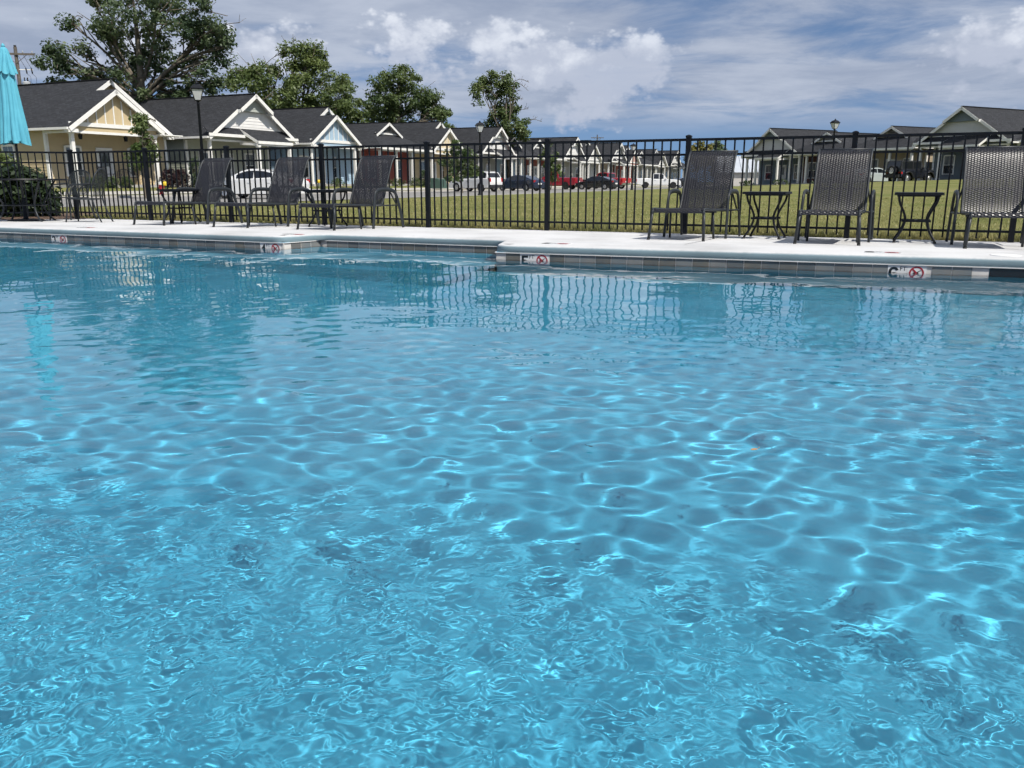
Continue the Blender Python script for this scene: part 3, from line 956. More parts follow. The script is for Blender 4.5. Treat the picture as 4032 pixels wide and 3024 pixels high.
def woven(profile, x0, x1, cols, step=0.0124, width=0.0126):
    """band of woven strands along a (y, z) profile: alternate columns pass over and under"""
    mb = MB(); pr = resample([(0, p[0], p[1]) for p in profile], step); cw = (x1 - x0) / cols
    for i in range(len(pr) - 1):
        a, b = pr[i], pr[i + 1]; t = (b - a).normalized(); nrm = Vector((0, -t.z, t.y)); c = (a + b) / 2
        for k in range(cols):
            s = 1 if (i + k) % 2 else -1
            xa = x0 + k * cw; ps = []
            for u, lift in ((0.0, -0.35), (0.28, 0.75), (0.5, 1.0), (0.72, 0.75), (1.0, -0.35)):
                for v in (-0.5, 0.5):
                    ps.append(Vector((xa + cw * u, c.y, c.z)) + t * (v * width) + nrm * (0.0030 * lift * s))
            mb.add(ps, [(2 * j, 2 * j + 2, 2 * j + 3, 2 * j + 1) for j in range(4)])
    # warp cords between the columns
    for k in range(cols + 1):
        x = x0 + k * cw
        pts = [Vector((x, p.y, p.z)) for p in pr[::4]] + [Vector((x, pr[-1].y, pr[-1].z))]
        mb.tube(pts, 0.0024, 4)
    return mb


LW = 0.64


def make_lounger():
    root = thing('chaise_lounge', 'x', 'lounge chair', group='woven lounge chairs on the pool deck')
    seat = catmull([(0.0, 0.315), (0.012, 0.345), (0.05, 0.362), (0.35, 0.352), (0.75, 0.345), (1.14, 0.345)], 6)
    back = catmull([(1.16, 0.345), (1.22, 0.46), (1.34, 0.74), (1.44, 0.95), (1.50, 1.03), (1.565, 1.065)], 6)
    s = woven([(p.x, p.y) for p in seat], 0.035, LW - 0.035, 19).build('seat_sling', M['weave'], root, True)
    b = woven([(p.x, p.y) for p in back], 0.035, LW - 0.035, 19).build('back_sling', M['weave'], root, True)
    for x in (0.022, LW - 0.022):
        mb = MB(); mb.tube([(x, p.x, p.y - 0.004) for p in seat], 0.015, 8); mb.build('seat_rail', M['grey_metal'], root, True)
        mb = MB(); mb.tube([(x, p.x, p.y - 0.004) for p in back], 0.014, 8); mb.build('back_rail', M['grey_metal'], root, True)
        sx = -1 if x < LW / 2 else 1
        mb = MB(); mb.tube([(x, 0.015, 0.335), (x + sx * 0.012, 0.0, 0.2), (x + sx * 0.024, -0.035, 0.0)], 0.017, 8)
        l = mb.build('leg', M['grey_metal'], root, True)
        mb = MB(); mb.tube([(x + sx * 0.0238, -0.0345, 0.022), (x + sx * 0.0248, -0.036, 0.0)], 0.0185, 8); mb.build('foot_cap', M['foot'], l, True)
        xa = x + sx * 0.075
        arm = catmull([(xa + sx * 0.012, 0.80, 0.0), (xa + sx * 0.006, 0.84, 0.25), (xa, 0.88, 0.46), (xa, 0.93, 0.535), (xa, 1.04, 0.56), (xa, 1.22, 0.563), (xa, 1.36, 0.545), (xa, 1.44, 0.47), (xa + sx * 0.004, 1.53, 0.25), (xa + sx * 0.01, 1.60, 0.0)], 5)
        mb = MB(); mb.tube(arm, 0.029, 8, ry=0.55); mb.build('arm_frame', M['grey_metal'], root, True)
        for q_ in ([(x, 1.13, 0.335), (xa, 1.13, 0.335)], [(x, 1.30, 0.62), (xa - sx * 0.02, 1.46, 0.35)], [(xa, 0.86, 0.335), (xa, 1.50, 0.335)]):
            mb = MB(); mb.tube(q_, 0.0115, 6); mb.build('support_bracket', M['grey_metal'], root, True)
    for y, z in ((0.03, 0.338), (0.62, 0.318), (1.14, 0.325), (1.36, 0.60)):
        mb = MB(); mb.tube([(0.022, y, z), (LW - 0.022, y, z)], 0.011, 6); mb.build('cross_bar', M['grey_metal'], root, True)
    mb = MB(); mb.tube([(0.022, 1.565, 1.06), (LW - 0.022, 1.565, 1.06)], 0.014, 8); mb.build('head_bar', M['grey_metal'], root, True)
    for x, x2 in ((0.06, 0.05), (LW - 0.06, LW - 0.05)):
        mb = MB(); mb.tube([(x, 0.62, 0.32), (x2, 0.66, 0.0)], 0.014, 8); mb.build('middle_leg', M['grey_metal'], root, True)
    return root


LB = 9.66
lounger_spec = [(529, 'woven black lounge chair nearest the umbrella table'), (842, 'woven black lounge chair in front of the white sedan, middle of the left three'),
                (1173, 'woven black lounge chair at the right end of the left three'), (2554, 'woven black lounge chair in front of the fence post, left of three on the right'),
                (3130, 'woven black lounge chair between the two side tables on the right'), (3799, 'woven black lounge chair cut by the right frame edge')]
proto = make_lounger()
for i, (x, lab) in enumerate(lounger_spec):
    o = proto if i == 0 else copy_tree(proto)
    o['label'] = lab
    a = a_for(x, LB - 0.03, deck_z(LB))
    jit = [0.0, 0.02, -0.02, -0.03, 0.0, 0.03][i]
    o.location = (*XY(a, LB), deck_z(LB + 0.8) + 0.002); o.rotation_euler = (-0.012, 0, ROT_AB + jit)


def make_side_table():
    root = thing('side_table', 'x', 'side table', group='black side tables between the loungers')
    mb = MB(); h = 0.25
    mb.hexa([(-h, -h, 0.525), (h, -h, 0.525), (h, h, 0.525), (-h, h, 0.525)], [(-h + .004, -h + .004, 0.552), (h - .004, -h + .004, 0.552), (h - .004, h - .004, 0.552), (-h + .004, h - .004, 0.552)])
    mb.build('table_top', M['black_metal'], root)
    mb = MB(); mb.box(-0.22, 0.22, -0.22, 0.22, 0.508, 0.524); mb.build('apron', M['black_metal'], root)
    for sx in (-1, 1):
        for sy in (-1, 1):
            pts = catmull([(sx * 0.20, sy * 0.20, 0.515), (sx * 0.185, sy * 0.19, 0.44), (sx * 0.13, sy * 0.15, 0.32), (sx * 0.115, sy * 0.14, 0.24), (sx * 0.145, sy * 0.16, 0.13), (sx * 0.20, sy * 0.20, 0.03), (sx * 0.205, sy * 0.205, 0.0)], 5)
            mb = MB(); mb.tube(pts, 0.013, 8); l = mb.build('leg', M['black_metal'], root, True)
            mb = MB(); mb.lathe([(0.018, 0.0), (0.018, 0.014), (0.012, 0.018)], 10, (sx * 0.205, sy * 0.205, 0)); mb.build('foot_cap', M['foot'], l)
    mb = MB()
    for s_ in (-1, 1):
        mb.box(-0.15, 0.15, s_ * 0.14 - 0.014, s_ * 0.14 + 0.014, 0.228, 0.252)
    mb.box(-0.015, 0.015, -0.126, 0.126, 0.231, 0.249)
    mb.build('stretcher', M['black_metal'], root)
    return root


TB = 10.72
tproto = make_side_table()
for i, (x, lab, rz) in enumerate([(712, 'black square side table between the two leftmost loungers', 0.0), (1290, 'black square side table between the middle and right of the left loungers', 0.04),
                                  (3014, 'black square side table left of the middle right hand lounger', -0.03), (3604, 'black square side table beside the lounger at the right frame edge', 0.02)]):
    o = tproto if i == 0 else copy_tree(tproto)
    o['label'] = lab
    a = a_for(x, TB, 0.3)
    o.location = (*XY(a, TB), deck_z(TB) + 0.001); o.rotation_euler = (0, 0, ROT_AB + rz)

# ------------------------------------------------------------------ patio table with folded umbrella and chairs
TX, TY = -8.40, 14.75
TZ = 0.098
t = thing('patio_table', 'round dark mesh patio table at the left frame edge', 'table', (TX, TY, TZ))
mb = MB(); mb.lathe([(0.03, 0.715), (0.68, 0.715), (0.705, 0.708), (0.715, 0.722), (0.708, 0.738), (0.68, 0.735), (0.03, 0.735)], 40); mb.build('table_top', M['black_metal'], t, 'auto')
for k in range(4):
    an = math.pi / 4 + k * math.pi / 2 + 0.2; c, s = math.cos(an), math.sin(an)
    pts = catmull([(0.58 * c, 0.58 * s, 0.71), (0.44 * c, 0.44 * s, 0.5), (0.34 * c, 0.34 * s, 0.3), (0.40 * c, 0.40 * s, 0.12), (0.54 * c, 0.54 * s, 0.0)], 6)
    mb = MB(); mb.tube(pts, 0.016, 8); mb.build('leg', M['grey_metal'], t, True)
mb = MB(); mb.tube([(0.345 * math.cos(k / 24 * 2 * math.pi), 0.345 * math.sin(k / 24 * 2 * math.pi), 0.3) for k in range(25)], 0.011, 6); mb.build('leg_ring', M['grey_metal'], t, True)

u = thing('patio_umbrella', 'closed turquoise umbrella standing through the patio table', 'umbrella', (TX + 0.0, TY, TZ))
mb = MB(); mb.tube([(0, 0, 0.05), (0, 0, 2.86)], 0.019, 12); mb.build('pole', M['grey_metal'], u, True)
mb = MB(); mb.lathe([(0.30, 0.0), (0.30, 0.03), (0.27, 0.055), (0.05, 0.07), (0.035, 0.09), (0.032, 0.40), (0.022, 0.41)], 32); mb.build('base', M['black_metal'], u, 'auto')


def folded(z0, z1, prof, pleats, depth, seed, twist=0.2, seg=128, rows=34):
    mb = MB(); rg = random.Random(seed); ph = rg.random() * 6.28
    amp = [rg.uniform(0.65, 1.25) for _ in range(pleats)]
    for i in range(rows + 1):
        t_ = i / rows; z = z0 + (z1 - z0) * t_
        r = np.interp(t_, [p[0] for p in prof], [p[1] for p in prof])
        for k in range(seg):
            an = 2 * math.pi * k / seg
            pk = an / (2 * math.pi) * pleats
            w = amp[int(pk) % pleats] * (1 - (pk % 1)) + amp[(int(pk) + 1) % pleats] * (pk % 1)
            fold = abs(math.sin(pk * math.pi)) ** 0.7
            rr = r * (1 - depth * (0.25 + 0.75 * t_) * (1 - fold) * w)
            a2 = an + twist * t_ + 0.10 * math.sin(5 * t_ + pk)
            hem = (0.045 * w * fold + 0.02 * math.sin(an * 2 + ph)) * max(0, (t_ - 0.8) / 0.2)
            mb.v.append((rr * math.cos(a2) * 1.05, rr * math.sin(a2), z - hem))
    for i in range(rows):
        for k in range(seg):
            mb.f.append((i * seg + k, i * seg + (k + 1) % seg, (i + 1) * seg + (k + 1) % seg, (i + 1) * seg + k)); mb.uv.append(None)
    return mb


cn = folded(2.56, 1.34, [(0, 0.10), (0.1, 0.11), (0.35, 0.14), (0.7, 0.185), (1, 0.225)], 8, 0.55, 3).build('canopy', M['canopy'], u, True)
folded(2.85, 2.46, [(0, 0.03), (0.08, 0.06), (0.35, 0.09), (0.8, 0.14), (1, 0.165)], 8, 0.40, 9, 0.05, rows=16).build('vent_flap', M['canopy'], cn, True)
mb = MB(); mb.lathe([(0.012, 2.84), (0.03, 2.855), (0.03, 2.875), (0.014, 2.90), (0.002, 2.91)], 12); mb.build('finial', M['canopy'], u, True)
# inside layers of cloth seen from below
folded(2.50, 1.40, [(0, 0.09), (0.4, 0.13), (1, 0.20)], 7, 0.6, 17, -0.3, seg=84, rows=14).build('inner_fold', M['canopy'], cn, True)


def net_mat():
    m = bpy.data.materials.new('seat_netting'); m.use_nodes = True
    nt = m.node_tree; b = nt.nodes['Principled BSDF']; b.inputs['Base Color'].default_value = (0.02, 0.026, 0.028, 1); b.inputs['Roughness'].default_value = 0.6
    tr = nt.nodes.new('ShaderNodeBsdfTransparent'); mx = nt.nodes.new('ShaderNodeMixShader')
    tc = nt.nodes.new('ShaderNodeTexCoord'); ck = nt.nodes.new('ShaderNodeTexChecker'); ck.inputs['Scale'].default_value = 260
    nt.links.new(tc.outputs['Object'], ck.inputs['Vector'])
    mr = nt.nodes.new('ShaderNodeMapRange'); nt.links.new(ck.outputs['Fac'], mr.inputs[0]); mr.inputs[3].default_value = 0.35; mr.inputs[4].default_value = 0.95
    nt.links.new(mr.outputs[0], mx.inputs[0]); nt.links.new(tr.outputs[0], mx.inputs[1]); nt.links.new(b.outputs[0], mx.inputs[2])
    nt.links.new(mx.outputs[0], nt.nodes['Material Output'].inputs[0])
    return m


M['net'] = net_mat()


def make_chair():
    """steel patio chair, arched netted back; faces +y"""
    r = thing('patio_chair', 'x', 'chair', group='netted steel chairs around the patio table')
    for s in (-1, 1):
        mb = MB(); mb.tube(catmull([(s * 0.25, 0.25, 0.0), (s * 0.235, 0.21, 0.25), (s * 0.245, 0.19, 0.5), (s * 0.27, 0.10, 0.63), (s * 0.275, -0.06, 0.645), (s * 0.262, -0.2, 0.66)], 5), 0.0125, 7); mb.build('arm', M['grey_metal'], r, True)
        mb = MB(); mb.tube(catmull([(s * 0.25, -0.34, 0.0), (s * 0.235, -0.26, 0.2), (s * 0.23, -0.21, 0.42), (s * 0.255, -0.23, 0.58), (s * 0.258, -0.27, 0.72)], 5), 0.0125, 7); l = mb.build('leg', M['grey_metal'], r, True)
        for y in (0.25, -0.34):
            mb = MB(); mb.lathe([(0.02, 0), (0.02, 0.012), (0.013, 0.016)], 10, (s * 0.25, y, 0)); mb.build('foot_cap', M['foot'], l)
        mb = MB(); mb.tube([(s * 0.235, 0.20, 0.41), (s * 0.23, -0.22, 0.40)], 0.011, 6); mb.build('seat_rail', M['grey_metal'], r, True)
    arch = catmull([(-0.258, -0.27, 0.70), (-0.235, -0.30, 0.80), (-0.14, -0.325, 0.875), (0, -0.335, 0.90), (0.14, -0.325, 0.875), (0.235, -0.30, 0.80), (0.258, -0.27, 0.70)], 6)
    mb = MB(); mb.tube(arch, 0.0125, 8); mb.build('back_frame', M['grey_metal'], r, True)
    mb = MB(); mb.tube([(-0.23, -0.22, 0.40), (0.23, -0.22, 0.40)], 0.011, 6); mb.build('cross_bar', M['grey_metal'], r, True)
    mb = MB(); mb.tube([(-0.235, 0.2, 0.41), (0.235, 0.2, 0.41)], 0.011, 6); mb.build('cross_bar', M['grey_metal'], r, True)
    mb = MB(); mb.box(-0.225, 0.225, -0.21, 0.195, 0.404, 0.41); mb.build('seat_net', M['net'], r)
    lo = [(x_, -0.225 - 0.02 * math.cos(x_ * 6), 0.44) for x_ in np.linspace(-0.235, 0.235, 9)]
    hi = [arch[int(k / 8 * (len(arch) - 1))] for k in range(9)]
    mb = MB(); mb.add(lo + [tuple(v) for v in hi], [(k, k + 1, k + 10, k + 9) for k in range(8)]); mb.build('back_net', M['net'], r, True)
    return r


cproto = make_chair()
for i, (cx_, cy_, rz, lab) in enumerate([(-7.28, 14.62, math.radians(95), 'netted steel patio chair with an arched back facing the table, right of it'),
                                         (-8.15, 15.80, math.radians(160), 'netted steel patio chair standing behind the table by the fence'),
                                         (-9.05, 13.62, math.radians(-15), 'netted steel patio chair pulled up to the table at the left frame edge')]):
    o = cproto if i == 0 else copy_tree(cproto)
    o['label'] = lab; o.location = (cx_, cy_, TZ); o.rotation_euler = (0, 0, rz)


# ------------------------------------------------------------------ road, kerbs, footpath
def strip(name, a0, a1, b0, b1, z, m, n=40, h=None):
    mb = MB()
    for k in range(n):
        u0, u1 = b0 + (b1 - b0) * k / n, b0 + (b1 - b0) * (k + 1) / n
        P = [(*XY(a0, u0), z), (*XY(a1, u0), z), (*XY(a1, u1), z), (*XY(a0, u1), z)]
        if h is None: mb.add(P, [(0, 1, 2, 3)])
        else: mb.hexa([(p[0], p[1], z - h) for p in P], P)
    return tag(mb.build(name, m), kind='structure')


strip('road', -37.9, -24.9, -60, 260, -0.02, M['asphalt'])
strip('gutter_strip', -24.9, -24.3, -60, 260, -0.016, M['kerb'])
strip('kerb', -38.4, -37.9, -60, 260, 0.095, M['kerb'], h=0.3)
# footpath follows the rising front yards
mb = MB()
for k in range(60):
    b0, b1 = -20 + k * 4.0, -20 + (k + 1) * 4.0
    mb.add([(*XY(a, b), G(*XY(a, b)) + 0.02) for a, b in ((-40.6, b0), (-39.4, b0), (-39.4, b1), (-40.6, b1))], [(0, 1, 2, 3)])
tag(mb.build('footpath', M['kerb']), kind='structure')


# ------------------------------------------------------------------ houses
def wall_mat(col):
    k = 'siding_%02d%02d%02d' % tuple(int(c * 99) for c in col)
    return mat(k, col, 0.65, tuple(c * 0.92 for c in col), 1.5)


def clip_span(poly, z):
    xs = []
    n = len(poly)
    for i in range(n):
        (x0, z0), (x1, z1) = poly[i], poly[(i + 1) % n]
        if abs(z1 - z0) < 1e-9: continue
        t = (z - z0) / (z1 - z0)
        if -1e-6 <= t <= 1 + 1e-6: xs.append(x0 + (x1 - x0) * t)
    return (min(xs), max(xs)) if len(xs) >= 2 else None


def siding(parent, O, u, n, poly, m, pieces, step=0.165):
    """lap boards on a convex wall polygon given in (s, z)"""
    O, u, n = Vector(O), Vector(u), Vector(n)
    z0 = min(p[1] for p in poly); z1 = max(p[1] for p in poly)
    k = max(1, int(round((z1 - z0) / step))); st = (z1 - z0) / k
    joined = MB()
    for i in range(k):
        a, b = z0 + i * st, z0 + (i + 1) * st
        A = clip_span(poly, a + 1e-4); B = clip_span(poly, b - 1e-4)
        if not A or not B or A[1] - A[0] < 0.05: continue
        P = lambda s, z, d: O + u * s + Vector((0, 0, z)) + n * d
        mb = MB() if pieces else joined
        mb.hexa([P(A[0], a, 0.030), P(A[1], a, 0.030), P(A[1], a, 0.0), P(A[0], a, 0.0)],
                [P(B[0], b + 0.004, 0.008), P(B[1], b + 0.004, 0.008), P(B[1], b + 0.004, 0.0), P(B[0], b + 0.004, 0.0)])
        if pieces: mb.build('siding_board', m, parent)
    if not pieces: joined.build('siding', m, parent)


def window(parent, O, u, n, w, h, lit=False, detail=True):
    """double hung window; O is the bottom centre on the wall"""
    O, u, n = Vector(O), Vector(u), Vector(n); z = Vector((0, 0, 1))
    mb = MB()
    for s in (-1, 1): mb.obox(O + u * (s * (w / 2 + 0.045)) + z * (h / 2) + n * 0.045, u, n, z, 0.055, 0.03, h / 2 + 0.09)
    mb.obox(O + z * (h + 0.06) + n * 0.047, u, n, z, w / 2 - 0.011, 0.03, 0.06)
    f = mb.build('window', M['white_paint'], parent)
    mb = MB(); mb.obox(O - z * 0.03 + n * 0.055, u, n, z, w / 2 - 0.011, 0.045, 0.03); mb.build('sill', M['white_paint'], f)
    for k, mm in ((0, M['glass']), (1, M['blind'])):
        mb = MB(); mb.obox(O + z * (h * (0.25 + 0.5 * k)) + n * (0.036 + 0.008 * k), u, n, z, w / 2, 0.004, h / 4 - 0.012); mb.build('pane', mm, f)
    mb = MB(); mb.obox(O + z * (h / 2) + n * 0.048, u, n, z, w / 2 - 0.011, 0.012, 0.022)
    if detail: mb.obox(O + z * (h * 0.76) + n * 0.049, u, n, z, 0.008, 0.006, h * 0.235)
    mb.build('meeting_rail', M['white_paint'], f)
    return f


def door(parent, O, u, n, w=0.95, h=2.05, col=(0.72, 0.71, 0.68), wreath=False):
    O, u, n = Vector(O), Vector(u), Vector(n); z = Vector((0, 0, 1))
    dm = mat('door_%02d%02d%02d' % tuple(int(c * 99) for c in col), col, 0.45)
    mb = MB(); mb.obox(O + z * (h / 2) + n * 0.035, u, n, z, w / 2, 0.02, h / 2); d = mb.build('door', dm, parent)
    mb = MB()
    for s in (-1, 1): mb.obox(O + u * (s * (w / 2 + 0.05)) + z * (h / 2 + 0.05) + n * 0.045, u, n, z, 0.05, 0.03, h / 2 + 0.05)
    mb.obox(O + z * (h + 0.05) + n * 0.046, u, n, z, w / 2, 0.03, 0.05); mb.build('door_frame', M['white_paint'], d)
    mb = MB(); mb.obox(O + z * (h * 0.72) + n * 0.060, u, n, z, w * 0.3, 0.006, h * 0.2); mb.build('pane', M['blind'], d)
    mb = MB(); c = O + u * (w * 0.40) + z * 0.98 + n * 0.085; mb.lathe([(0.001, -0.03), (0.03, -0.015), (0.03, 0.015), (0.001, 0.03)], 10, c, caps=False); mb.build('handle', M['chrome'], d, True)
    if wreath:
        mb = MB(); rg = random.Random(3)
        for k in range(120):
            an = rg.random() * 6.283; r = 0.18 + rg.uniform(-0.05, 0.05); c = O + u * (r * math.cos(an)) + z * (1.5 + r * math.sin(an)) + n * rg.uniform(0.07, 0.12)
            q = Vector((rg.uniform(-1, 1), rg.uniform(-1, 1), rg.uniform(-1, 1))).normalized() * 0.045; q2 = q.orthogonal().normalized() * 0.025
            mb.add([c - q, c + q2, c + q, c - q2], [(0, 1, 2, 3)])
        mb.build('wreath', M['leaf_dark'], d)
    return d


def roof_slope(parent, poly, eave, slope_dir, thick=0.09):
    """poly: 3D corners (anticlockwise from above); shingles on top, white soffit below"""
    e = Vector(eave).normalized(); sd = Vector(slope_dir).normalized()
    P = [Vector(p) for p in poly]; n = len(P); mb = MB()
    uv = [(p.dot(e), p.dot(sd)) for p in P]
    top = [p + Vector((0, 0, thick)) for p in P]
    mb.add(P + top, [tuple(range(n, 2 * n))] + [(i, (i + 1) % n, n + (i + 1) % n, n + i) for i in range(n)],
           [uv] + [[(0, 0), (0.1, 0), (0.1, 0.1), (0, 0.1)]] * n)
    o = mb.build('roof_slope', M['shingle'], parent)
    mb = MB(); mb.add([p + Vector((0, 0, -0.012)) for p in P], [tuple(reversed(range(n)))]); mb.build('soffit', M['white_paint'], o)
    return o


def beam(parent, name, p, q, w, h, m, drop=0.0):
    """board from p to q: w thick sideways, h tall, hanging down from the line"""
    p, q = Vector(p), Vector(q); d = (q - p); L = d.length; d.normalize()
    side = d.cross(Vector((0, 0, 1))).normalized(); up = side.cross(d).normalized()
    mb = MB(); mb.obox((p + q) / 2 - up * (h / 2 + drop), d, side, up, L / 2, w / 2, h / 2)
    return mb.build(name, m, parent)


def porch_post(parent, x, y, z0, z1, w=0.1):
    mb = MB(); mb.box(x - w, x + w, y - w, y + w, z0, z1)
    mb.box(x - w - 0.03, x + w + 0.03, y - w - 0.03, y + w + 0.03, z0, z0 + 0.16)
    mb.box(x - w - 0.025, x + w + 0.025, y - w - 0.025, y + w + 0.025, z1 - 0.12, z1)
    return mb.build('porch_post', M['white_paint'], parent)


PITCH_FOR = {'batten': 0.67, 'lap': 0.67, 'hip': 0.52}
EAVE = 3.40
SLAB = 0.16


def house(kind, name, label, loc, rz, W, body, gable, pieces=False, D=13.5, opts=()):
    h = thing(name, label, 'house', loc, rz, 'cottages of the housing estate')
    PITCHR = PITCH_FOR[kind]
    bm, gm = wall_mat(body), wall_mat(gable)
    X, Yv, Z = Vector((1, 0, 0)), Vector((0, 1, 0)), Vector((0, 0, 1))
    WP = M['white_paint']; oh = 0.38; zt = EAVE; rec = 2.1
    hw = W / 2; zr = zt + hw * PITCHR; ze = zt - oh * PITCHR
    ux, uz = 1 / math.hypot(1, PITCHR), PITCHR / math.hypot(1, PITCHR)
    full = pieces or 'mid' in opts
    # floor slab, walls behind the boards
    mb = MB(); mb.box(-0.03, W + 0.03, -0.1, D, -0.9, SLAB - 0.004); mb.build('foundation', M['porch_floor'], h)
    mb = MB(); mb.box(0.02, W - 0.02, rec + 0.02, D - 0.02, SLAB - 0.01, zt + 0.05); mb.build('wall', bm, h)
    siding(h, (0.02, D, 0), -Yv, -X, [(0, SLAB), (D - rec, SLAB), (D - rec, zt), (0, zt)], bm, pieces)
    siding(h, (W - 0.02, rec, 0), Yv, X, [(0, SLAB), (D - rec, SLAB), (D - rec, zt), (0, zt)], bm, pieces and 'right' in opts)
    siding(h, (0, rec + 0.02, 0), X, -Yv, [(0.0, SLAB), (W, SLAB), (W, zt), (0.0, zt)], bm, pieces)
    mb = MB(); mb.box(0.05, W - 0.05, 0.05, rec + 0.3, zt - 0.28, zt - 0.22); mb.build('porch_ceiling', WP, h)
    for x in (0.07, W - 0.07):     # corner boards
        mb = MB(); mb.box(x - 0.09, x + 0.09, rec - 0.03, rec + 0.14, SLAB, zt); mb.build('corner_board', WP, h)
    door(h, (W * 0.46, rec, SLAB), X, -Yv, col=(0.66, 0.67, 0.66), wreath='wreath' in opts)
    window(h, (W * 0.20, rec, SLAB + 0.55), X, -Yv, 0.95, 1.55, detail=full)
    window(h, (W * 0.74, rec, SLAB + 0.55), X, -Yv, 0.95, 1.55, detail=full)
    window(h, (0.0, rec + 3.2, SLAB + 0.75), -Yv, -X, 0.9, 1.4, detail=full)
    window(h, (0.0, rec + 7.4, SLAB + 0.75), -Yv, -X, 0.9, 1.4, detail=full)
    window(h, (W, rec + 3.0, SLAB + 0.75), Yv, X, 0.9, 1.4, detail=full)
    yb = D + oh; yr = D - hw * 0.9
    Lp = lambda x, y: (x, y, zt + x * PITCHR)                  # point on the left slope
    Rp = lambda x, y: (x, y, zt + (W - x) * PITCHR)            # on the right slope
    yf = -oh
    if kind == 'batten':
        Wf = W * 0.73; hf = Wf / 2; zf = zt + hf * PITCHR; ym = 1.65
        roof_slope(h, [Lp(-oh, yf), Lp(hf, yf), Lp(hf, ym - oh), Lp(hw, ym - oh), Lp(hw, yr), Lp(-oh, yb)][::-1], Yv, (ux, 0, uz))
        roof_slope(h, [Rp(hw, ym - oh), Rp(W + oh, ym - oh), Rp(W + oh, yb), Rp(hw, yr)], Yv, (-ux, 0, uz))
        F = lambda x, y: (x, y, zt + (Wf - x) * PITCHR)
        roof_slope(h, [F(hf, yf), F(Wf + 0.3, yf), F(Wf + 0.3, ym), F(hf, ym)], Yv, (-ux, 0, uz))
        roof_slope(h, [(-oh, yb, ze), Lp(hw, yr), (W + oh, yb, ze)], X, (0, -0.7, 0.7))
        # gable walls
        mb = MB(); mb.prism([(0, 0.02, zt), (Wf, 0.02, zt), (hf, 0.02, zf - 0.02)], (0, 0.1, 0)); mb.build('gable_wall', gm, h)
        mb = MB(); mb.prism([(0, ym + 0.02, zt), (W, ym + 0.02, zt), (hw, ym + 0.02, zr - 0.02)], (0, 0.1, 0)); mb.build('gable_wall', gm, h)
        # right-hand front room beside the porch
        mb = MB(); mb.box(Wf - 0.1, W - 0.02, ym + 0.02, rec + 0.02, SLAB, zt); mb.build('wall', bm, h)
        siding(h, (0, ym + 0.02, 0), X, -Yv, [(Wf - 0.1, SLAB), (W, SLAB), (W, zt), (Wf - 0.1, zt)], bm, pieces)
        mb = MB(); mb.box(W - 0.14, W + 0.025, ym - 0.03, ym + 0.1, SLAB, zt); mb.build('corner_board', WP, h)
        nb = 9
        for k in range(1, nb + 1):
            x = Wf * k / (nb + 1); zt2 = zt + min(x, Wf - x) * PITCHR - 0.12
            if zt2 - zt > 0.12:
                mb = MB(); mb.box(x - 0.035, x + 0.035, -0.02, 0.02, zt + 0.04, zt2); mb.build('batten', WP, h)
        beam(h, 'frieze_board', (-0.05, -0.02, zt + 0.16), (Wf + 0.05, -0.02, zt + 0.16), 0.07, 0.22, WP)
        mb = MB(); mb.box(0.0, Wf, 0.01, 0.15, zt - 0.36, zt - 0.03); mb.build('porch_beam', bm, h)
        beam(h, 'beam_trim', (-0.03, -0.0, zt - 0.30), (Wf + 0.03, -0.0, zt - 0.30), 0.06, 0.14, WP)
        for s, y0, y1 in ((0.08, 0.15, rec),):
            mb = MB(); mb.box(0.0, 0.14, y0, y1, zt - 0.36, zt - 0.03); mb.build('porch_beam', bm, h)
            beam(h, 'beam_trim', (0.0, y0, zt - 0.30), (0.0, y1, zt - 0.30), 0.05, 0.14, WP)
        porch_post(h, 0.12, 0.10, SLAB, zt - 0.36); porch_post(h, Wf - 0.12, 0.10, SLAB, zt - 0.36)
        for (x0, z0, x1, z1, y) in ((-oh, ze, hf, zf, yf), (Wf + 0.3, zt - 0.3 * PITCHR, hf, zf, yf), (W + oh, ze, hw, zr, ym - oh), (hf - 0.1, zf - 0.1 * PITCHR, hw, zr, ym - oh)):
            beam(h, 'rake_board', (x0, y - 0.012, z0 + 0.07), (x1, y - 0.012, z1 + 0.07), 0.045, 0.23, WP)
        # boxed eave returns
        mb = MB(); mb.box(-oh, 0.25, yf + 0.02, 0.0, ze - 0.17, ze + 0.02); mb.build('eave_return', WP, h)
        mb = MB(); mb.box(W - 0.2, W + oh, ym - oh + 0.02, ym, ze - 0.17, ze + 0.02); mb.build('eave_return', WP, h)
        if 'lantern' in opts:
            for x in (1.0, 4.1):
                mb = MB(); mb.tube([(x, 0.5, zt - 0.28), (x, 0.5, zt - 0.44)], 0.008, 6); mb.hexa([(x - .06, .44, zt - .74), (x + .06, .44, zt - .74), (x + .06, .56, zt - .74), (x - .06, .56, zt - .74)], [(x - .085, .415, zt - .5), (x + .085, .415, zt - .5), (x + .085, .585, zt - .5), (x - .085, .585, zt - .5)])
                mb.hexa([(x - .11, .39, zt - .499), (x + .11, .39, zt - .499), (x + .11, .61, zt - .499), (x - .11, .61, zt - .499)], [(x - .02, .48, zt - .42), (x + .02, .48, zt - .42), (x + .02, .52, zt - .42), (x - .02, .52, zt - .42)])
                mb.build('porch_lantern', M['black_metal'], h)
    elif kind == 'lap':
        zk = zt + 0.60 * (zr - zt); xk = (zk - zt) / PITCHR; fo = 0.28
        roof_slope(h, [Lp(-oh, yf), Lp(xk, yf), Lp(xk, yf - fo), Lp(hw, yf - fo), Lp(hw, yr), Lp(-oh, yb)][::-1], Yv, (ux, 0, uz))
        roof_slope(h, [Rp(hw, yf - fo), Rp(W - xk, yf - fo), Rp(W - xk, yf), Rp(W + oh, yf), Rp(W + oh, yb), Rp(hw, yr)], Yv, (-ux, 0, uz))
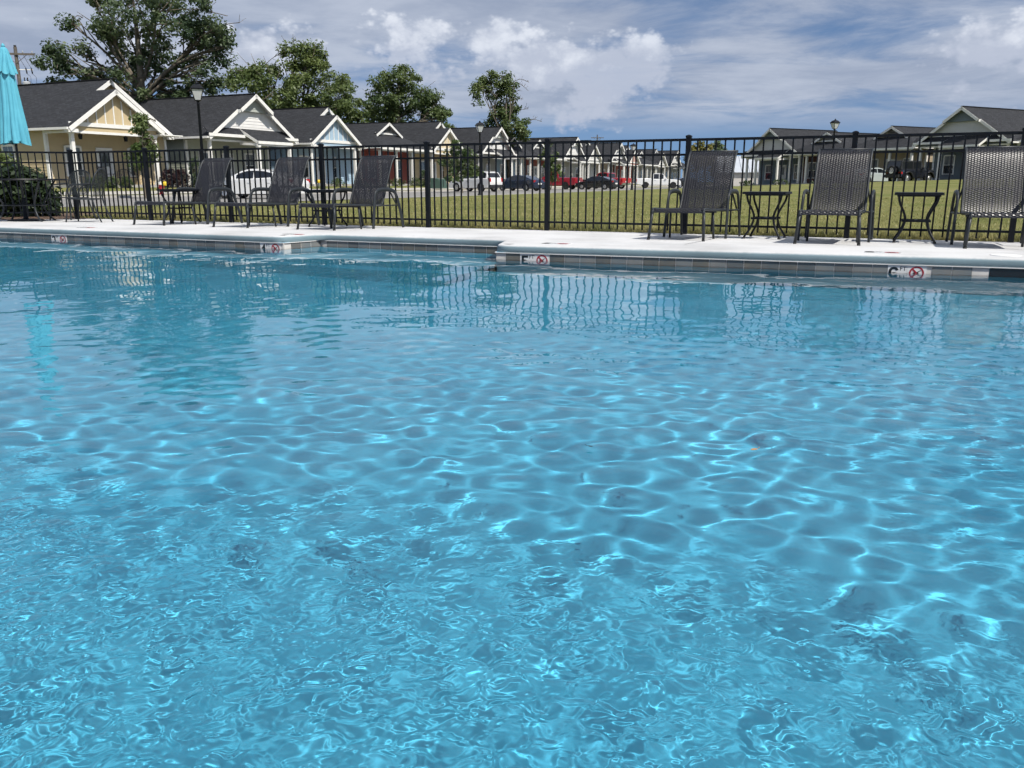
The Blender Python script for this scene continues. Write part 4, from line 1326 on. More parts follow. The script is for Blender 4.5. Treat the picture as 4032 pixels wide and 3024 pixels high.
        roof_slope(h, [(-oh, yb, ze), Lp(hw, yr), (W + oh, yb, ze)], X, (0, -0.7, 0.7))
        mb = MB(); mb.prism([(0, 0.02, zt), (W, 0.02, zt), (hw, 0.02, zr - 0.02)], (0, 0.12, 0)); mb.build('gable_wall', gm, h)
        siding(h, (0, 0.02, 0), X, -Yv, [(0.1, zt), (W - 0.1, zt), (hw + (hw - xk) , zk), (xk, zk)], gm, pieces, 0.2)
        # upper gable steps forward over the lower
        um = wall_mat(tuple(c * 0.62 for c in (0.62, 0.66, 0.60)) if 'slate' not in opts else (0.16, 0.20, 0.22))
        mb = MB(); mb.prism([(xk + 0.05, -fo + 0.05, zk - 0.02), (W - xk - 0.05, -fo + 0.05, zk - 0.02), (hw, -fo + 0.05, zr - 0.06)], (0, fo, 0)); mb.build('upper_gable', um, h)
        siding(h, (0, -fo + 0.05, 0), X, -Yv, [(xk + 0.1, zk), (W - xk - 0.1, zk), (hw, zr - 0.1)], um, pieces, 0.2)
        for s in (0, 1):
            fx = (lambda x: x) if s == 0 else (lambda x: W - x)
            beam(h, 'rake_board', (fx(-oh), yf - 0.012, ze + 0.07), (fx(xk), yf - 0.012, zk + 0.07), 0.045, 0.23, WP)
            beam(h, 'rake_board', (fx(xk), yf - fo - 0.012, zk + 0.07), (fx(hw), yf - fo - 0.012, zr + 0.07), 0.045, 0.23, WP)
            beam(h, 'rake_return', (fx(xk), yf - fo, zk + 0.05), (fx(xk), yf, zk + 0.05), 0.045, 0.2, WP)
        # skirt roof with a lower, deeper middle over the entrance
        zs = zt + 0.42
        segs = [(-oh, W * 0.36, -0.42, zt - 0.02), (W * 0.36, W * 0.80, -1.55, zt - 0.42), (W * 0.80, W + oh, -0.42, zt - 0.02)]
        for x0, x1, y, z in segs:
            roof_slope(h, [(x0, y, z), (x1, y, z), (x1, 0.0, zs), (x0, 0.0, zs)], X, (0, 0.9, 0.4), 0.07)
            beam(h, 'fascia', (x0, y - 0.02, z + 0.07), (x1, y - 0.02, z + 0.07), 0.05, 0.19, WP)
        for x in (W * 0.36, W * 0.80):
            beam(h, 'fascia', (x, -1.55, zt - 0.36), (x, 0.0, zs + 0.06), 0.05, 0.18, WP)
        mb = MB(); mb.box(0.0, W, 0.02, 0.16, zt - 0.34, zt - 0.0); mb.build('porch_beam', bm, h)
        beam(h, 'beam_trim', (0, 0.0, zt - 0.30), (W, 0.0, zt - 0.30), 0.06, 0.13, WP)
        for x in (W * 0.37, W * 0.79):
            beam(h, 'beam_trim', (x, -1.4, zt - 0.50), (x, 0.1, zt - 0.42), 0.1, 0.16, WP)
        beam(h, 'beam_trim', (W * 0.36, -1.4, zt - 0.50), (W * 0.8, -1.4, zt - 0.50), 0.1, 0.16, WP)
        mb = MB(); mb.box(W * 0.34, W * 0.82, -1.6, -0.1, -0.6, SLAB - 0.01); mb.build('porch_floor', M['porch_floor'], h)
        for x, y in ((0.12, 0.1), (W * 0.38, -1.4), (W * 0.78, -1.4), (W - 0.12, 0.1)):
            porch_post(h, x, y, SLAB, zt - (0.34 if y > 0 else 0.62))
        mb = MB(); mb.box(0.0, 0.14, 0.15, rec, zt - 0.34, zt - 0.0); mb.build('porch_beam', bm, h)
    else:   # hipped front with a small gablet
        zg = zt + 0.50 * (zr - zt); xg = (zg - zt) / PITCHR; yg = yf + oh + xg; yo = yg - 0.45
        roof_slope(h, [(-oh, yf, ze), (xg, yg, zg), (xg, yo, zg), (hw, yo, zr), Lp(hw, yr), Lp(-oh, yb)][::-1], Yv, (ux, 0, uz))
        roof_slope(h, [(W + oh, yf, ze), Rp(W + oh, yb), Rp(hw, yr), (hw, yo, zr), (W - xg, yo, zg), (W - xg, yg, zg)], Yv, (-ux, 0, uz))
        roof_slope(h, [(-oh, yf, ze), (W + oh, yf, ze), (W - xg, yg, zg), (xg, yg, zg)], X, (0, ux, uz))
        roof_slope(h, [(-oh, yb, ze), Lp(hw, yr), (W + oh, yb, ze)], X, (0, -0.7, 0.7))
        mb = MB(); mb.prism([(xg + 0.1, yg - 0.12, zg), (W - xg - 0.1, yg - 0.12, zg), (hw, yg - 0.12, zr - 0.08)], (0, 0.1, 0)); mb.build('gablet_wall', gm, h)
        beam(h, 'gablet_trim', (xg + 0.15, yg - 0.16, zg + 0.2), (W - xg - 0.15, yg - 0.16, zg + 0.2), 0.07, 0.12, WP)
        for k in range(4):
            zz = zg + 0.30 + k * 0.13; half = (zr - zz) / PITCHR - 0.25
            if half > 0.12:
                mb = MB(); mb.box(hw - min(half, 0.55), hw + min(half, 0.55), yg - 0.16, yg - 0.12, zz, zz + 0.07); mb.build('vent_slat', M['plastic'], h)
        for s in (0, 1):
            fx = (lambda x: x) if s == 0 else (lambda x: W - x)
            beam(h, 'rake_board', (fx(xg - 0.15), yo - 0.012, zg - 0.03), (fx(hw), yo - 0.012, zr + 0.07), 0.045, 0.2, WP)
        beam(h, 'fascia', (-oh, yf - 0.02, ze + 0.07), (W + oh, yf - 0.02, ze + 0.07), 0.05, 0.19, WP)
        mb = MB(); mb.box(0.0, W, 0.02, 0.16, zt - 0.34, zt - 0.02); mb.build('porch_beam', bm, h)
        beam(h, 'beam_trim', (0, 0.0, zt - 0.30), (W, 0.0, zt - 0.30), 0.06, 0.13, WP)
        mb = MB(); mb.box(0.0, 0.14, 0.15, rec, zt - 0.34, zt - 0.02); mb.build('porch_beam', bm, h)
        for x in (0.12, W * 0.33, W * 0.66, W - 0.12): porch_post(h, x, 0.1, SLAB, zt - 0.34)
    # gutters along both long eaves, ridge cap
    yg0 = yf if kind != 'batten' else yf
    beam(h, 'gutter', (-oh - 0.06, yg0, ze + 0.09), (-oh - 0.06, yb, ze + 0.09), 0.11, 0.13, WP)
    beam(h, 'gutter', (W + oh + 0.06, (yf if kind != 'batten' else 0.85), ze + 0.09), (W + oh + 0.06, yb, ze + 0.09), 0.11, 0.13, WP)
    y0 = {'batten': 0.82, 'lap': yf - 0.28}.get(kind, yf + oh + 0.50 * hw - 0.45)
    beam(h, 'ridge_cap', (hw, y0, zr + 0.125), (hw, yr, zr + 0.125), 0.24, 0.05, M['shingle'])
    return h


YEL = (0.56, 0.445, 0.265); WHT = (0.78, 0.77, 0.74)
HA = -42.4
HZ = 0.47


def row_house(t_or_x, kind, name, label, body, gable, W=8.2, **kw):
    b = t_or_x
    X, Y = XY(HA, b)
    return house(kind, name, label, (X, Y, HZ), ROT_ROW, W, body, gable, **kw)


B0 = on_a(300, HA)
row = [
    (0.0, 'batten', 'cottage', 'yellow cottage with batten porch gable behind the turquoise umbrella', YEL, YEL, dict(pieces=True, opts=('lantern', 'wreath'))),
    (10.3, 'lap', 'cottage', 'sage green cottage with white lap siding gable behind the white sedan', (0.40, 0.42, 0.34), WHT, dict(pieces=True)),
    (20.9, 'batten', 'cottage', 'pale blue cottage with blue batten gable, third house from the left', (0.36, 0.49, 0.60), (0.36, 0.49, 0.60), dict(pieces=True)),
    (30.4, 'hip', 'cottage', 'brick red cottage with small gablet between blue and yellow cottages', (0.26, 0.055, 0.04), (0.30, 0.29, 0.27), dict(opts=('mid',))),
    (39.3, 'batten', 'cottage', 'cream yellow cottage with batten gable behind the young tree and white car', YEL, (0.66, 0.55, 0.36), dict(opts=('mid',))),
    (49.4, 'lap', 'cottage', 'white gabled cottage with lap siding behind the second street lamp', (0.36, 0.37, 0.34), WHT, {}),
    (57.6, 'hip', 'cottage', 'light blue cottage with small gablet above the dark blue sedan', (0.30, 0.42, 0.52), (0.5, 0.5, 0.48), {}),
    (65.4, 'hip', 'cottage', 'second brick red cottage with small gablet behind the sparse young tree', (0.26, 0.06, 0.045), (0.5, 0.5, 0.48), {}),
    (73.2, 'lap', 'cottage', 'white gabled cottage with lap siding above the red pickup truck', (0.48, 0.47, 0.43), WHT, {}),
    (82.5, 'batten', 'cottage', 'light grey cottage with grey batten gable behind the black sedan', (0.46, 0.47, 0.44), (0.52, 0.53, 0.51), {}),
    (92.5, 'lap', 'cottage', 'white gabled cottage just left of the farthest street lamp', (0.42, 0.36, 0.28), WHT, {}),
    (102, 'batten', 'cottage', 'terracotta cottage with pinkish gable behind the farthest street lamp', (0.34, 0.10, 0.07), (0.48, 0.24, 0.19), {}),
    (111, 'hip', 'cottage', 'grey cottage with small gablet behind the bed of the white pickup', (0.44, 0.45, 0.43), (0.5, 0.5, 0.48), {}),
    (119.5, 'batten', 'cottage', 'pale grey cottage with batten gable behind the cab of the white pickup', (0.5, 0.5, 0.47), (0.58, 0.58, 0.55), {}),
    (128, 'lap', 'cottage', 'white gabled cottage behind the nose of the white pickup', (0.45, 0.45, 0.42), WHT, {}),
    (137, 'hip', 'cottage', 'farthest cottage of the left street beside the big fence post', (0.35, 0.36, 0.35), (0.4, 0.4, 0.4), {}),
]
HOUSES = []
for off, kind, nm, lab, body, gab, kw in row:
    HOUSES.append(row_house(B0 + off, kind, nm, lab, body, gab, **kw))

# right-hand street: fronts look left
RDIR = math.radians(-62)    # local x axis, towards the camera


def right_house(x_left, y_depth, kind, label, body, gable, W=7.6, z=None, **kw):
    """far front corner (left in the photo) at column x_left and depth y_depth"""
    k = (x_left - 2016) / KX; X, Y = k * y_depth, y_depth
    cxm, cym = X + math.cos(RDIR) * 4 - 4 * math.sin(-RDIR) * 0, Y + math.sin(RDIR) * 4
    zz = G(cxm, cym) if z is None else z
    return house(kind, 'cottage', label, (X, Y, zz - 0.05), RDIR, W, body, gable, **kw)


right_house(3605, 79.5, 'lap', 'slate blue cottage with grey lap gable, nearest of the right street', (0.13, 0.16, 0.18), (0.60, 0.60, 0.57), W=8.4, z=0.86, opts=('slate', 'right', 'mid'))
right_house(3330, 88, 'hip', 'tan cottage with small gablet behind the black off roader', (0.44, 0.36, 0.25), (0.36, 0.34, 0.31), W=7.4, z=0.74, opts=('mid',))
right_house(3100, 95, 'hip', 'maroon cottage with small gablet behind the woven lounger and street lamp', (0.10, 0.04, 0.035), (0.32, 0.30, 0.28), W=7.4, z=0.58, opts=('wreath', 'mid'))
right_house(2932, 101, 'lap', 'blue grey cottage with white lap gable at the far end of the right street', (0.15, 0.20, 0.24), (0.62, 0.62, 0.59), W=8.2, z=0.42, opts=('slate', 'mid'))
right_house(3985, 72.5, 'hip', 'grey cottage cut by the right frame edge', (0.34, 0.34, 0.32), (0.4, 0.4, 0.38), W=7.4, z=0.95, opts=('mid',))

# long metal roofed hall far behind
X, Y = (2862 - 2016) / KX * 150, 150
t = thing('metal_hall', 'long pale hall with white metal roof far behind the right street', 'building', (X - 1, Y, 0.3), math.radians(-8))
mb = MB(); mb.box(0, 26, 0, 12, 0, 2.2); mb.build('wall', mat('hall_wall', (0.6, 0.57, 0.53), 0.7), t)
mb = MB(); mb.prism([(-0.4, -0.5, 2.1), (-0.4, 6, 5.0), (-0.4, 12.5, 2.1)], (26.8, 0, 0)); mb.build('roof', mat('metal_roof', (0.50, 0.53, 0.57), 0.5, (0.44, 0.47, 0.51), 0.6), t)
for k in range(20):
    mb = MB(); x = 0.8 + k * 1.3; mb.prism([(x, -0.5, 2.11), (x, 6, 5.01), (x, 6, 5.09), (x, -0.5, 2.19)], (0.08, 0, 0)); mb.build('roof_rib', MATS['metal_roof'], t)


# ------------------------------------------------------------------ vehicles
def arch(cx, r, zb, n=9):
    a0 = math.asin(min(1, (zb - 0.34) / r)) if abs(zb - 0.34) < r else 0
    return [(cx + r * math.cos(math.pi * k / (n - 1) * 1.0), zb + (r * 1.02) * math.sin(math.pi * k / (n - 1))) for k in range(n)]


def paint(name, col):
    return mat('car_paint_' + name, col, 0.22, tuple(c * 0.97 for c in col), 1.0, coat=0.7)


SPEC = {
    'sedan': dict(L=4.75, W=1.82, wr=0.33, ax=(1.42, -1.38), top=[(-2.36, 0.62), (-2.34, 0.86), (-2.22, 1.0), (-1.62, 1.05), (-0.4, 0.99), (1.0, 0.93), (1.75, 0.82), (2.16, 0.70), (2.33, 0.55), (2.36, 0.38), (2.25, 0.25)], tail=(-2.28, 0.28), belt=0.95,
                  cab=[(-2.02, 1.02), (-1.55, 1.19), (-1.0, 1.35), (-0.45, 1.43), (0.0, 1.43), (0.45, 1.33), (1.32, 0.92)], doors=[(-1.25, -0.30), (-0.22, 0.72)]),
    'suv': dict(L=4.7, W=1.86, wr=0.37, ax=(1.42, -1.40), top=[(-2.34, 0.70), (-2.36, 0.95), (-2.28, 1.12), (-1.0, 1.12), (0.8, 1.06), (1.1, 1.04), (1.85, 0.98), (2.2, 0.86), (2.34, 0.64), (2.36, 0.42), (2.25, 0.30)], tail=(-2.28, 0.36), belt=1.08,
                cab=[(-2.22, 1.11), (-1.95, 1.58), (-1.6, 1.69), (-0.2, 1.72), (0.3, 1.64), (1.12, 1.04)], doors=[(-1.95, -1.15), (-1.05, -0.15), (-0.07, 0.70)]),
    'pickup': dict(L=5.9, W=2.0, wr=0.42, ax=(1.95, -1.75), top=[(-2.95, 0.70), (-2.95, 1.28), (-2.90, 1.30), (-0.95, 1.30), (-0.9, 1.22), (0.9, 1.20), (1.0, 1.19), (2.2, 1.14), (2.7, 1.06), (2.9, 0.86), (2.95, 0.55), (2.85, 0.42)], tail=(-2.88, 0.52), belt=1.2,
                   cab=[(-0.92, 1.22), (-0.80, 1.86), (-0.5, 1.94), (0.25, 1.94), (0.55, 1.85), (1.15, 1.18)], doors=[(-0.68, 0.0), (0.08, 0.62)]),
    'jeep': dict(L=4.2, W=1.72, wr=0.41, ax=(1.28, -1.12), top=[(-1.85, 0.55), (-1.85, 1.12), (-0.5, 1.12), (0.62, 1.12), (0.7, 1.14), (1.75, 1.08), (1.85, 1.02), (1.9, 0.75), (1.88, 0.55)], tail=(-1.82, 0.5), belt=1.12,
                 cab=[(-1.85, 1.12), (-1.78, 1.80), (-1.7, 1.84), (0.35, 1.84), (0.42, 1.82), (0.70, 1.13)], doors=[(-1.72, -0.55), (-0.48, 0.38)]),
}


def wheel_meshes(r, rimmat):
    mb = MB(); w = 0.11; mb.lathe([(r * 0.62, -w), (r * 0.92, -w * 1.02), (r, -w * 0.7), (r * 1.0, w * 0.7), (r * 0.92, w * 1.02), (r * 0.62, w)], 24, axis='y', caps=False)
    tyre = mb.mesh('tyre', M['tyre'], 'auto')
    mb = MB(); mb.lathe([(r * 0.63, -0.05), (r * 0.63, w * 0.85), (r * 0.57, w * 0.9), (r * 0.53, w * 0.45), (0.001, w * 0.42)], 24, axis='y', caps=False)
    mb.lathe([(0.001, -0.05), (r * 0.63, -0.05)], 24, axis='y', caps=False)
    base = mb
    for k in range(5):
        an = 2 * math.pi * k / 5; c, s = math.cos(an), math.sin(an)
        base.obox((r * 0.30 * c, w * 0.62, r * 0.30 * s), (c, 0, s), (0, 1, 0), (-s, 0, c), r * 0.27, 0.022, r * 0.085)
    base.lathe([(r * 0.13, w * 0.4), (r * 0.12, w * 0.85), (0.001, w * 0.87)], 12, axis='y', caps=False)
    return tyre, base.mesh('rim', rimmat, 'auto')


def vehicle(kind, name, label, cat, color, pos, heading, rim='rim'):
    S = SPEC[kind]; t = thing(name, label, cat, pos, heading, 'vehicles parked along the streets')
    W, L, r = S['W'], S['L'], S['wr']; pm = color; hw = W / 2
    zb = r * 0.98
    prof = list(S['top'])
    lowz = 0.24 if kind in ('sedan',) else (0.32 if kind == 'suv' else 0.44)
    f_ax, r_ax = S['ax']; ar = r * 1.14
    bot = [(f_ax + ar, lowz)] + [(f_ax + ar * math.cos(math.pi * k / 8), max(lowz, zb + ar * math.sin(math.pi * k / 8))) for k in range(9)] + [(f_ax - ar, lowz), (r_ax + ar, lowz)] + [(r_ax + ar * math.cos(math.pi * k / 8), max(lowz, zb + ar * math.sin(math.pi * k / 8))) for k in range(9)] + [(r_ax - ar, lowz), S['tail']]
    prof = prof + bot
    n = len(prof); mb = MB()
    zc = 0.7
    sects = [(-hw, 0.965, 0.05), (-hw + 0.03, 0.99, 0.02), (-hw + 0.14, 1.0, 0.0), (hw - 0.14, 1.0, 0.0), (hw - 0.03, 0.99, 0.02), (hw, 0.965, 0.05)]
    for y, sc_, dz in sects:
        for (x, z) in prof:
            zz = z if z < 0.62 else z - dz * (z - 0.62) / 0.4
            mb.v.append((x * (sc_ if abs(x) > 1.9 else 1), y, zz))
    for i in range(len(sects) - 1):
        for k in range(n):
            mb.f.append((i * n + k, i * n + (k + 1) % n, (i + 1) * n + (k + 1) % n, (i + 1) * n + k)); mb.uv.append(None)
    mb.f.append(tuple(range(n))); mb.uv.append(None); mb.f.append(tuple(reversed(range((len(sects) - 1) * n, len(sects) * n)))); mb.uv.append(None)
    body = mb.build('body', pm, t, 'auto')
    # cabin with sides leaning in
    cab = S['cab']; zr = max(p[1] for p in cab); zb0 = min(p[1] for p in cab)
    lean = 0.16 if kind in ('sedan', 'suv') else (0.10 if kind == 'pickup' else 0.05)
    yy = lambda z: hw - 0.06 - lean * (z - zb0) / (zr - zb0)
    mb = MB(); m_ = len(cab)
    for s in (-1, 1):
        for x, z in cab: mb.v.append((x, s * yy(z), z))
    for k in range(m_):
        mb.f.append((k, (k + 1) % m_, m_ + (k + 1) % m_, m_ + k)); mb.uv.append(None)
    mb.f.append(tuple(range(m_))[::-1]); mb.uv.append(None); mb.f.append(tuple(range(m_, 2 * m_))); mb.uv.append(None)
    cm = mb.build('cabin', pm if kind != 'jeep' else M['plastic'], t, 'auto')
    # side glass cut to the cabin outline, front and rear glass

    def roof_z(x):
        return float(np.interp(x, [p[0] for p in cab], [p[1] for p in cab]))
    zlo = zb0 + 0.05
    for (x0, x1) in S['doors']:
        for s in (-1, 1):
            xs_ = np.linspace(x0, x1, 6); P = []
            for x in xs_: P.append((x, zlo))
            for x in xs_[::-1]: P.append((x, max(zlo + 0.02, min(roof_z(x) - 0.07, zr - 0.09))))
            Q = [(x, s * (yy(z) + 0.006), z) for x, z in P]
            mb = MB(); mb.add(Q, [tuple(range(len(Q)))]); mb.build('side_window', M['car_glass'], cm)
    for nm, (p, q) in (('windscreen', (cab[-1], cab[-2])), ('rear_window', (cab[0], cab[2 if kind == 'sedan' else 1]))):
        pv, qv = Vector((p[0], 0, p[1])), Vector((q[0], 0, q[1])); d = qv - pv; nn = Vector((d.z, 0, -d.x)).normalized()
        if (nm == 'windscreen') != (nn.x > 0): nn = -nn
        a_, b_ = pv + d * 0.12 + nn * 0.008, pv + d * 0.93 + nn * 0.008
        mb = MB(); mb.add([(a_.x, -yy(a_.z) + 0.08, a_.z), (a_.x, yy(a_.z) - 0.08, a_.z), (b_.x, yy(b_.z) - 0.08, b_.z), (b_.x, -yy(b_.z) + 0.08, b_.z)], [(0, 1, 2, 3)]); mb.build(nm, M['car_glass'], cm)
    tyre, rimm = wheel_meshes(r, M[rim])
    for x in S['ax']:
        for s in (-1, 1):
            w = link('wheel', tyre, t); w.location = (x, s * (hw - 0.12), r)
            o = link('rim', rimm, w)
            if s < 0: o.rotation_euler = (0, 0, math.pi)
    xr = S['top'][1][0]; xf = S['top'][-3][0]
    zl = {'sedan': 0.88, 'suv': 1.0, 'pickup': 1.02, 'jeep': 0.85}[kind]
    for s in (-1, 1):
        mb = MB(); hh = 0.10 if kind in ('sedan', 'jeep') else 0.17
        mb.box(xr + 0.0, xr + 0.32 if kind == 'sedan' else xr + 0.14, s * (hw - 0.14) - 0.15, s * (hw - 0.14) + 0.132, zl - hh, zl + hh * 0.7) if kind != 'pickup' else mb.box(xr - 0.012, xr + 0.1, s * (hw - 0.1) - 0.08, s * (hw - 0.1) + 0.10, zl - hh, zl + hh)
        mb.build('tail_light', M['tail'], t)
        mb = MB(); mb.box(xf - 0.30, xf - 0.02, s * (hw - 0.22) - 0.16, s * (hw - 0.22) + 0.19, 0.66 if kind == 'sedan' else 0.82, 0.78 if kind == 'sedan' else 1.0); mb.build('headlight', M['lamp_glass'], t)
        mb = MB(); mx = cab[-1][0] - 0.22; mb.box(mx - 0.09, mx + 0.09, s * (hw + 0.02), s * (hw + 0.17), zb0 + 0.02, zb0 + 0.17); mb.build('wing_mirror', pm, t)
        for (x0, x1) in S['doors'][-2:]:
            mb = MB(); mb.box(x0 + 0.08, x0 + 0.28, s * (hw - 0.01), s * (hw + 0.018), zb0 - 0.16, zb0 - 0.12); mb.build('door_handle', M['chrome'] if kind != 'sedan' else pm, t)
    mb = MB(); mb.box(-L / 2 + 0.0, -L / 2 + 0.14, -hw + 0.06, hw - 0.06, lowz + 0.02, lowz + 0.26); mb.build('rear_bumper', M['plastic'] if kind in ('suv', 'jeep') else (M['chrome'] if kind == 'pickup' else pm), t)
    mb = MB(); mb.box(-L / 2 - 0.006, -L / 2 + 0.1, -0.26, 0.26, lowz + 0.34, lowz + 0.48); mb.build('number_plate', M['white_paint'], t)
    mb = MB(); mb.box(-L / 2 + 0.5, L / 2 - 0.5, -hw + 0.2, hw - 0.2, lowz - 0.05, lowz + 0.25); mb.build('underbody', M['plastic'], t)
    if kind == 'pickup':
        mb = MB(); mb.box(-2.86, -0.98, -hw + 0.16, hw - 0.16, 1.26, 1.304); mb.build('bed_floor', M['plastic'], t)
    if kind == 'jeep':
        w = link('spare_wheel', tyre, t); w.location = (-2.0, 0.0, 1.02); w.rotation_euler = (0, 0, math.pi / 2); o = link('rim', rimm, w)
        for s in (-1, 1):
            for x in S['ax']:
                mb = MB(); mb.tube([(x + 0.52 * math.cos(math.pi * k / 8), s * (hw + 0.06), 0.42 + 0.5 * math.sin(math.pi * k / 8)) for k in range(9)], 0.085, 6, ry=0.4); mb.build('wheel_flare', M['plastic'], t, True)
        mb = MB(); mb.box(1.86, 2.1, -0.75, 0.75, 0.5, 0.66); mb.build('front_bumper', M['plastic'], t)
    return t


def park(x, Y, kind, name, label, cat, col, az, rim='rim', z=None):
    X = (x - 2016) / KX * Y
    zz = (-0.02 if z is None else z)
    return vehicle(kind, name, label, cat, col, (X, Y, zz), math.radians(az), rim)


PW = paint('white', (0.78, 0.78, 0.77)); PB = paint('navy', (0.010, 0.018, 0.045)); PR = paint('red', (0.30, 0.012, 0.03)); PK = paint('black', (0.008, 0.009, 0.014)); PS = paint('silver', (0.42, 0.47, 0.47))
park(1018, 43.0, 'sedan', 'parked_car', 'white sedan parked behind the left lounge chairs', 'car', PW, 165)
park(1872, 74.0, 'suv', 'parked_car', 'white crossover with red tail lights parked behind the fence', 'car', PW, 140)
park(2046, 81.0, 'sedan', 'parked_car', 'dark navy sedan parked right of the white crossover', 'car', PB, 142)
park(2185, 97.0, 'pickup', 'parked_truck', 'dark red pickup truck with black wheels parked behind the fence post', 'truck', PR, 152, 'dark_rim')
park(2350, 95.0, 'sedan', 'parked_car', 'black sedan parked in front of the second red pickup', 'car', PK, 148)
park(2385, 106.0, 'pickup', 'parked_truck', 'bright red pickup truck half hidden behind the black sedan', 'truck', paint('bright_red', (0.42, 0.02, 0.03)), 142)
park(2592, 116.0, 'pickup', 'parked_truck', 'white pickup truck with black wheels parked broadside far away', 'truck', PW, -6, 'dark_rim')
park(2700, 124.0, 'sedan', 'parked_car', 'small dark car at the far end beside the big fence post', 'car', PK, 20)
JX = (3585 - 2016) / KX * 74
park(3578, 74.0, 'jeep', 'parked_truck', 'black boxy off roader with spare wheel on its tail', 'truck', PK, 22, z=0.70)
park(3432, 79.0, 'sedan', 'parked_car', 'pale silver car half hidden behind the woven lounger', 'car', PS, 24, z=0.62)


# ------------------------------------------------------------------ street lamps, poles, street furniture
def make_lamp():
    r = thing('street_lamp', 'x', 'street lamp', group='black lantern street lamps')
    H = 3.55
    mb = MB(); mb.lathe([(0.16, 0), (0.16, 0.08), (0.12, 0.14), (0.11, 0.55), (0.08, 0.62), (0.065, 0.68)], 16); mb.build('base', M['black_metal'], r, 'auto')
    mb = MB(); mb.lathe([(0.06, 0.6), (0.045, H - 0.1), (0.055, H - 0.08), (0.055, H - 0.03), (0.04, H)], 16); mb.build('pole', M['black_metal'], r, 'auto')
    la = thing_part('lantern', r)
    mb = MB(); mb.lathe([(0.04, H), (0.10, H + 0.04), (0.115, H + 0.07)], 16); mb.build('cup', M['black_metal'], r, 'auto')
    b0, b1, z0, z1 = 0.10, 0.20, H + 0.07, H + 0.43
    for k in range(4):
        an = k * math.pi / 2 + math.pi / 4; an2 = an + math.pi / 2; s = math.sqrt(2)
        P = [(b0 * s * math.cos(an), b0 * s * math.sin(an), z0), (b0 * s * math.cos(an2), b0 * s * math.sin(an2), z0), (b1 * s * math.cos(an2), b1 * s * math.sin(an2), z1), (b1 * s * math.cos(an), b1 * s * math.sin(an), z1)]
        mb = MB(); mb.add(P, [(0, 1, 2, 3)]); mb.build('lantern_pane', M['lamp_glass'], la)
        mb = MB(); mb.tube([P[0], P[3]], 0.014, 6); mb.tube([P[3], P[2]], 0.014, 6); mb.build('lantern_frame', M['black_metal'], la)
    q = lambda w, z: [(-w, -w, z), (w, -w, z), (w, w, z), (-w, w, z)]
    mb = MB(); mb.hexa(q(0.235, z1), q(0.235, z1 + 0.03)); mb.hexa(q(0.225, z1 + 0.03), q(0.13, z1 + 0.14)); mb.hexa(q(0.13, z1 + 0.14), q(0.05, z1 + 0.18)); mb.build('lamp_roof', M['black_metal'], la)
    mb = MB(); mb.lathe([(0.045, z1 + 0.17), (0.05, z1 + 0.22), (0.03, z1 + 0.25), (0.002, z1 + 0.27)], 12); mb.build('finial', M['black_metal'], la, True)
    return r


def thing_part(name, parent):
    o = bpy.data.objects.new(name, None); C.objects.link(o); o.parent = parent; o.empty_display_size = 0.1
    return o


lp = make_lamp()
for i, (x, Y, lab) in enumerate([(806, 31.0, 'black lantern street lamp rising between the yellow and green cottages'), (1891, 54.0, 'black lantern street lamp in front of the white crossover'),
                                 (2489, 88.0, 'farthest black lantern street lamp near the white pickup'), (3268, 56.0, 'black lantern street lamp behind the right hand loungers')]):
    o = lp if i == 0 else copy_tree(lp)
    o['label'] = lab; X = (x - 2016) / KX * Y
    a, b = AB(X, Y)
    zz = G(X, Y)
    o.location = (X, Y, zz)
    top = {0: 320, 1: 475, 2: 563, 3: 467}[i]
    want = at_Y(x, top, Y).z
    o.scale = (1, 1, 1); s = (want - zz) / 4.25
    o.scale = (s, s, s); o.rotation_euler = (0, 0, 0.35)

mb_w = M['plastic']


